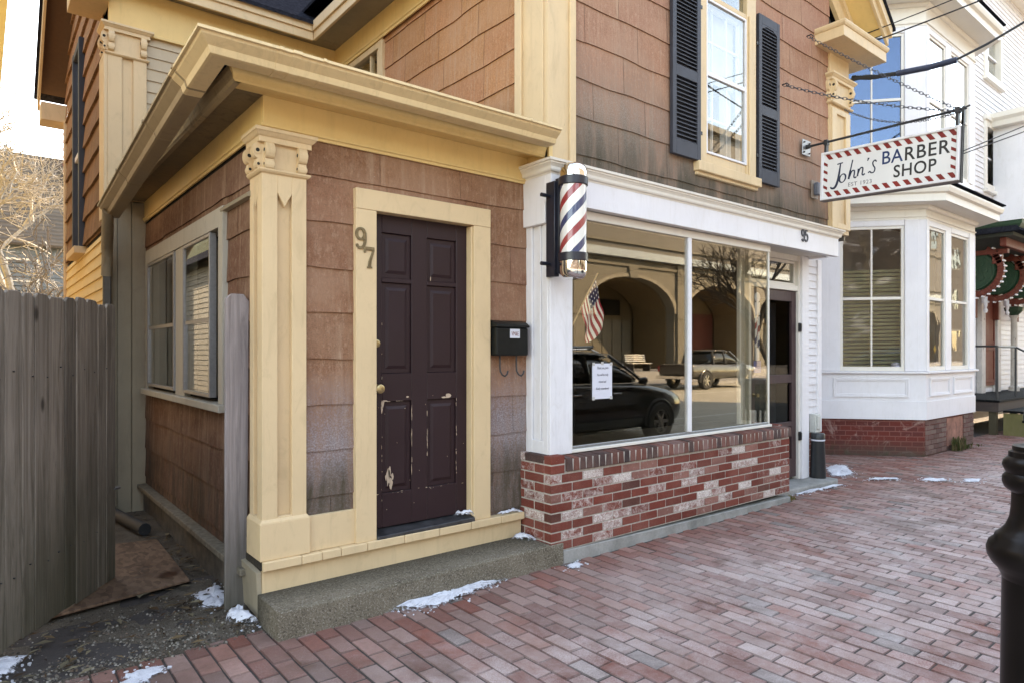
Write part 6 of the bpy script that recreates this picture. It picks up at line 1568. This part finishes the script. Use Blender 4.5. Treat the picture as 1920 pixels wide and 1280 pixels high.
for s_ in (1,-1):
    MB().tube([(.10,s_*.85,1.08),(.05,s_*.70,1.71)], .045, 6).tube([(-.86,s_*.84,1.08),(-.80,s_*.70,1.68)], .07, 6).tube([(1.33,s_*.82,1.09),(1.0,s_*.735,1.40),(.55,s_*.69,1.68)], .04, 6).build('pillar', CARG, pu, smooth=True, local=True)
    for x_ in (1.62,-1.52):
        MB().tube([(x_+.45*math.cos(R(a)),s_*.92,.40+.45*math.sin(R(a))) for a in range(-10,191,10)], .055, 6).build('fender_flare', CARG, pu, .01, smooth=True, local=True); wheel(pu, x_, s_*.86, .39, .26)
    MB().box(-2.64, -2.56, s_*.80-.07, s_*.80+.07, .78, 1.04).build('tail_light', LAMPR, pu, .01, local=True)
    MB().box(2.45, 2.62, s_*.72-.1, s_*.72+.1, .78, .94).build('headlight', LAMPW, pu, .03, local=True)
    MB().hexa([(.98,s_*.93,1.12),(1.1,s_*.93,1.12),(1.1,s_*1.1,1.13),(1.0,s_*1.1,1.13)], [(1.0,s_*.93,1.28),(1.08,s_*.93,1.28),(1.08,s_*1.1,1.3),(1.01,s_*1.1,1.3)]).build('mirror', BLKP, pu, .02, local=True)
MB().box(-2.66, -2.63, -.76, .76, .66, 1.08).build('tailgate', CARB, pu, .01, local=True)
MB().box(-2.78, -2.64, -.86, .86, .46, .60).build('rear_bumper', M['chrome'], pu, .02, local=True)
# --- arcade building opposite
AR = thing('arcade_building', 'long beige building with deep round-topped arches across the street', 'building', (40, -22, .45))
BEI = paint('beige_render', (.16,.145,.12), .8, .08, .2); BEID = paint('ochre_render', (.14,.10,.055), .8, .1, .2); MAR = paint('maroon_panel', (.10,.025,.018), .7, .2, .2); SLATE = paint('slate_cladding', (.13,.12,.11), .7, .15, .2); BAND = plain('blue_grey_flashing', (.26,.29,.32), .4, .3, .1, 9, 0)
YA = -19.; zg = .45
def wallarch(mb, y0, y1, xs, r, zsp, zt, x0, x1):
    cx = x0
    for c_ in xs:
        mb.box(cx, c_-r, y0, y1, zg, zt)
        n = 14
        for i in range(n):
            a0, a1 = math.pi*(1-i/n), math.pi*(1-(i+1)/n)
            p0 = (c_+r*math.cos(a0), zsp+.52*r*math.sin(a0)); p1 = (c_+r*math.cos(a1), zsp+.52*r*math.sin(a1))
            mb.hexa([(p0[0],y0,p0[1]),(p1[0],y0,p1[1]),(p1[0],y1,p1[1]),(p0[0],y1,p0[1])], [(p0[0],y0,zt),(p1[0],y0,zt),(p1[0],y1,zt),(p0[0],y1,zt)])
        cx = c_+r
    mb.box(cx, x1, y0, y1, zg, zt)
xs = [11.9+9.2*i for i in range(8)]
f = MB(); wallarch(f, YA-.6, YA, xs, 4.0, 3.9, 7.0, 6, 82); f.build('arcade_wall', BEI, AR)
f = MB(); wallarch(f, YA-3.2, YA-.601, xs, 3.85, 3.8, 7.0, 6, 82); f.build('arch_lining', BEID, AR)
f = MB().box(6, 82, YA-3.6, YA-3.4, zg, 7); f.build('inner_wall', BEID, AR)
for i, c_ in enumerate(xs):
    f = MB()
    if i % 2 == 1: f.box(c_-3.8, c_+3.8, YA-3.39, YA-3.3, zg, 4.3)
    else:
        for q in range(8): f.box(c_-3.7+q*.93, c_-3.7+q*.93+.86, YA-3.39, YA-3.3, zg+.3, 3.6)
    f.build('arch_panel', MAR if i % 2 == 1 else BEI, AR)
    if i % 2 == 0:
        f = MB()
        for q in range(6): f.box(c_-2.6+q*.88, c_-2.6+q*.88+.80, YA-3.38, YA-3.28, 3.9, 4.9)
        f.build('transom_light', CGLS, AR)
f = MB()
for c_ in xs:
    f.box(c_-4.6-.42, c_-4.6+.42, YA+.001, YA+.16, zg, 6.99).box(c_-4.6-.5, c_-4.6+.5, YA+.001, YA+.22, zg, zg+.6).box(c_-4.6-.5, c_-4.6+.5, YA+.001, YA+.22, 3.6, 3.9)
    f.prism([(c_-.3,5.9),(c_+.3,5.9),(c_+.42,6.6),(c_-.42,6.6)], 'y', YA+.001, YA+.15)
f.build('buttress', BEI, AR)
f = MB()
for c_ in xs:
    n = 16
    for i in range(n):
        a0, a1 = math.pi*(1-i/n), math.pi*(1-(i+1)/n)
        P0 = lambda a, r: (c_+r*math.cos(a), 3.9+.52*r*math.sin(a))
        f.prism([P0(a0,4.0),P0(a1,4.0),P0(a1,4.35),P0(a0,4.35)], 'y', YA+.001, YA+.08)
f.build('arch_moulding', paint('pale_render', (.24,.215,.175), .8, .08, .2), AR)
MB().box(6, 82, YA+.001, YA+.12, 6.55, 6.7).box(6, 82, YA-.099, YA+.05, 7.9, 8.0).box(6, 82, YA-.099, YA+.1, 11.6, 11.9).build('string_course', BEI, AR)
MB().box(5.8, 82.2, YA-.5, YA+.45, 7.0, 7.45).build('flashing_band', BAND, AR)
f = MB().box(6, 82, YA-9, YA-.1, 7.45, 16.2); f.build('upper_wall', SLATE, AR)
MB().box(5.7, 82.3, YA-9.3, YA+.3, 16.2, 16.6).build('parapet', BEI, AR)
f = MB(); 
for i in range(20):
    x_ = 7+4.2*i
    if x_ < 80:
        fr_ = MB().frame(x_, x_+1.6, 12.3, 14.5, .14, FY(YA-.1, 1), 0, .08); fr_.slab(x_+.14, x_+1.46, 13.35, 13.45, FY(YA-.1, 1), 0, .06)
        w_ = fr_.build('window', BEI, AR); MB().slab(x_+.14, x_+1.46, 12.44, 14.36, FY(YA-.1, 1), .01, .02).build('pane', CGLS, w_)
tb = thing('bench', 'pale slatted bench on the terrace across the street', 'bench', (28.7, -17.1, .45))
f = MB()
for i in range(3): f.box(-.85, .85, -.2+i*.15, -.08+i*.15, .42, .46)
f.build('seat', M['white_warm'], tb, local=True)
f = MB()
for i in range(4): f.box(-.85, .85, -.30-.02*i, -.27-.02*i, .52+i*.11, .60+i*.11)
f.build('backrest', M['white_warm'], tb, local=True)
for x_ in (-.7, .7): MB().box(x_-.03, x_+.03, -.32, .2, .0, .42).build('leg', M['black'], tb, local=True)
tree('bare_tree', 'leaning dark bare street tree on the far pavement', (36.8, -13.6, 0), 10, (-.62,.0,.8), 14, plain('black_bark', (.022,.018,.015), .9, 0, .3, 12, .4), .24, 6, .62, .34, up=.35)
nb = thing('newspaper_box', 'green newspaper box on legs at the kerb, mirrored in the shop glass', 'newspaper box', (11.22, .5, 0))
f = MB().box(-.22, .22, -.2, .2, .45, 1.02); f.build('cabinet', plain('green_enamel', (.05,.065,.06), .4, 0, .1, 9, .05), nb, .02, local=True)
MB().lathe([(.035,0),(.035,.012)], (0,.2,.85), 12, 'y').build('coin_lock', M['chrome'], nb, local=True)
for x_ in (-.17,.17):
    for y_ in (-.15,.15): MB().box(x_-.02, x_+.02, y_-.02, y_+.02, 0, .45).build('leg', M['black'], nb, local=True)
pm = thing('parking_meter', 'grey parking meter on a post by the newspaper box', 'parking meter', (10.72, .45, 0))
MB().lathe([(.05,0),(.04,.05),(.035,1.0)], (0,0,0), 12).box(-.05,.05,-.03,.03,.98,1.04).build('post', M['steel'], pm, smooth=True, local=True)
for x_ in (0,): MB().lathe([(.05,1.04),(.065,1.10),(.065,1.22),(.045,1.30),(.01,1.32)], (x_,0,0), 14).build('meter_head', plain('meter_grey', (.16,.16,.165), .4, .3), pm, smooth=True, local=True)

# wooded slope with old snow beside the arcade building
t = NT('leaf_litter_slope'); n = t.noise(.5, 6, .75); n2 = t.noise(4, 5, .7)
SLP = t.done(t.mix(t.ramp(n, .56, .64), t.mix(n2, (.03,.02,.013), (.085,.06,.04)), (.40,.40,.43)), .95, t.bump(n2, .5, .1))
hm = MB(); nx, ny = 34, 22
for j in range(ny+1):
    for i in range(nx+1):
        x = -62 + 68*i/nx; y = -17 - 40*j/ny
        hm.v.append((x, y, .3 + 16*(j/ny)**.8 + 1.6*mnoise.fractal((x*.12, y*.12, 0), 1, 2, 3)*min(1, j/3)))
for j in range(ny):
    for i in range(nx):
        a = j*(nx+1)+i; hm.f.append((a, a+1, a+nx+2, a+nx+1)); hm.c.append(None)
S(hm.build('hill', SLP, smooth=True))
tr0 = None; rt = random.Random(6)
for i in range(9):
    x, y = -3-rt.uniform(0, 26), -19-rt.uniform(0, 12); z = .3+16*((-17-y)/40)**.8-.3
    if tr0 is None: tr0 = tree('bare_tree', 'bare brown tree on the snowy slope across the street', (x, y, z), 11, (.05,0,1), 77, BARK2, .2, 6, .55, .26, up=.4, group='bare trees on the slope')
    else:
        c_ = copy_tree(tr0); c_.location = (x, y, z); c_.rotation_euler = (0, 0, rt.random()*6.3); c_.scale = [rt.uniform(.8, 1.25)]*3

# white lane line and worn patches on the carriageway
LINE = paint('road_line_paint', (.55,.54,.5), .7, .1, .5, (.25,.23,.2), chips=.1, chipc=(.22,.2,.18))
S(MB().box(-40, 100, -3.02, -2.90, -.1295, -.126).build('road_marking', LINE)); S(MB().box(-40, 100, -8.75, -8.63, -.1295, -.126).build('road_marking', LINE))

# plain brick block beyond the arcade
BKB = thing('brick_building', 'plain dark brick block beyond the arcade across the street', 'building', (125, -23, .45))
BRD = paint('dark_brick_face', (.055,.045,.04), .85, .2, .3)
MB().box(83, 170, -27, -19.2, .45, 15).build('wall', BRD, BKB)
for j in range(3):
    for i in range(14):
        x_ = 85+6*i; z_ = 1.6+4.6*j
        f = MB().frame(x_, x_+1.7, z_, z_+2.4, .15, FY(-19.2, 1), 0, .08); w_ = f.build('window', SLATE, BKB); MB().slab(x_+.15, x_+1.55, z_+.15, z_+2.25, FY(-19.2, 1), .01, .02).build('pane', CGLS, w_)
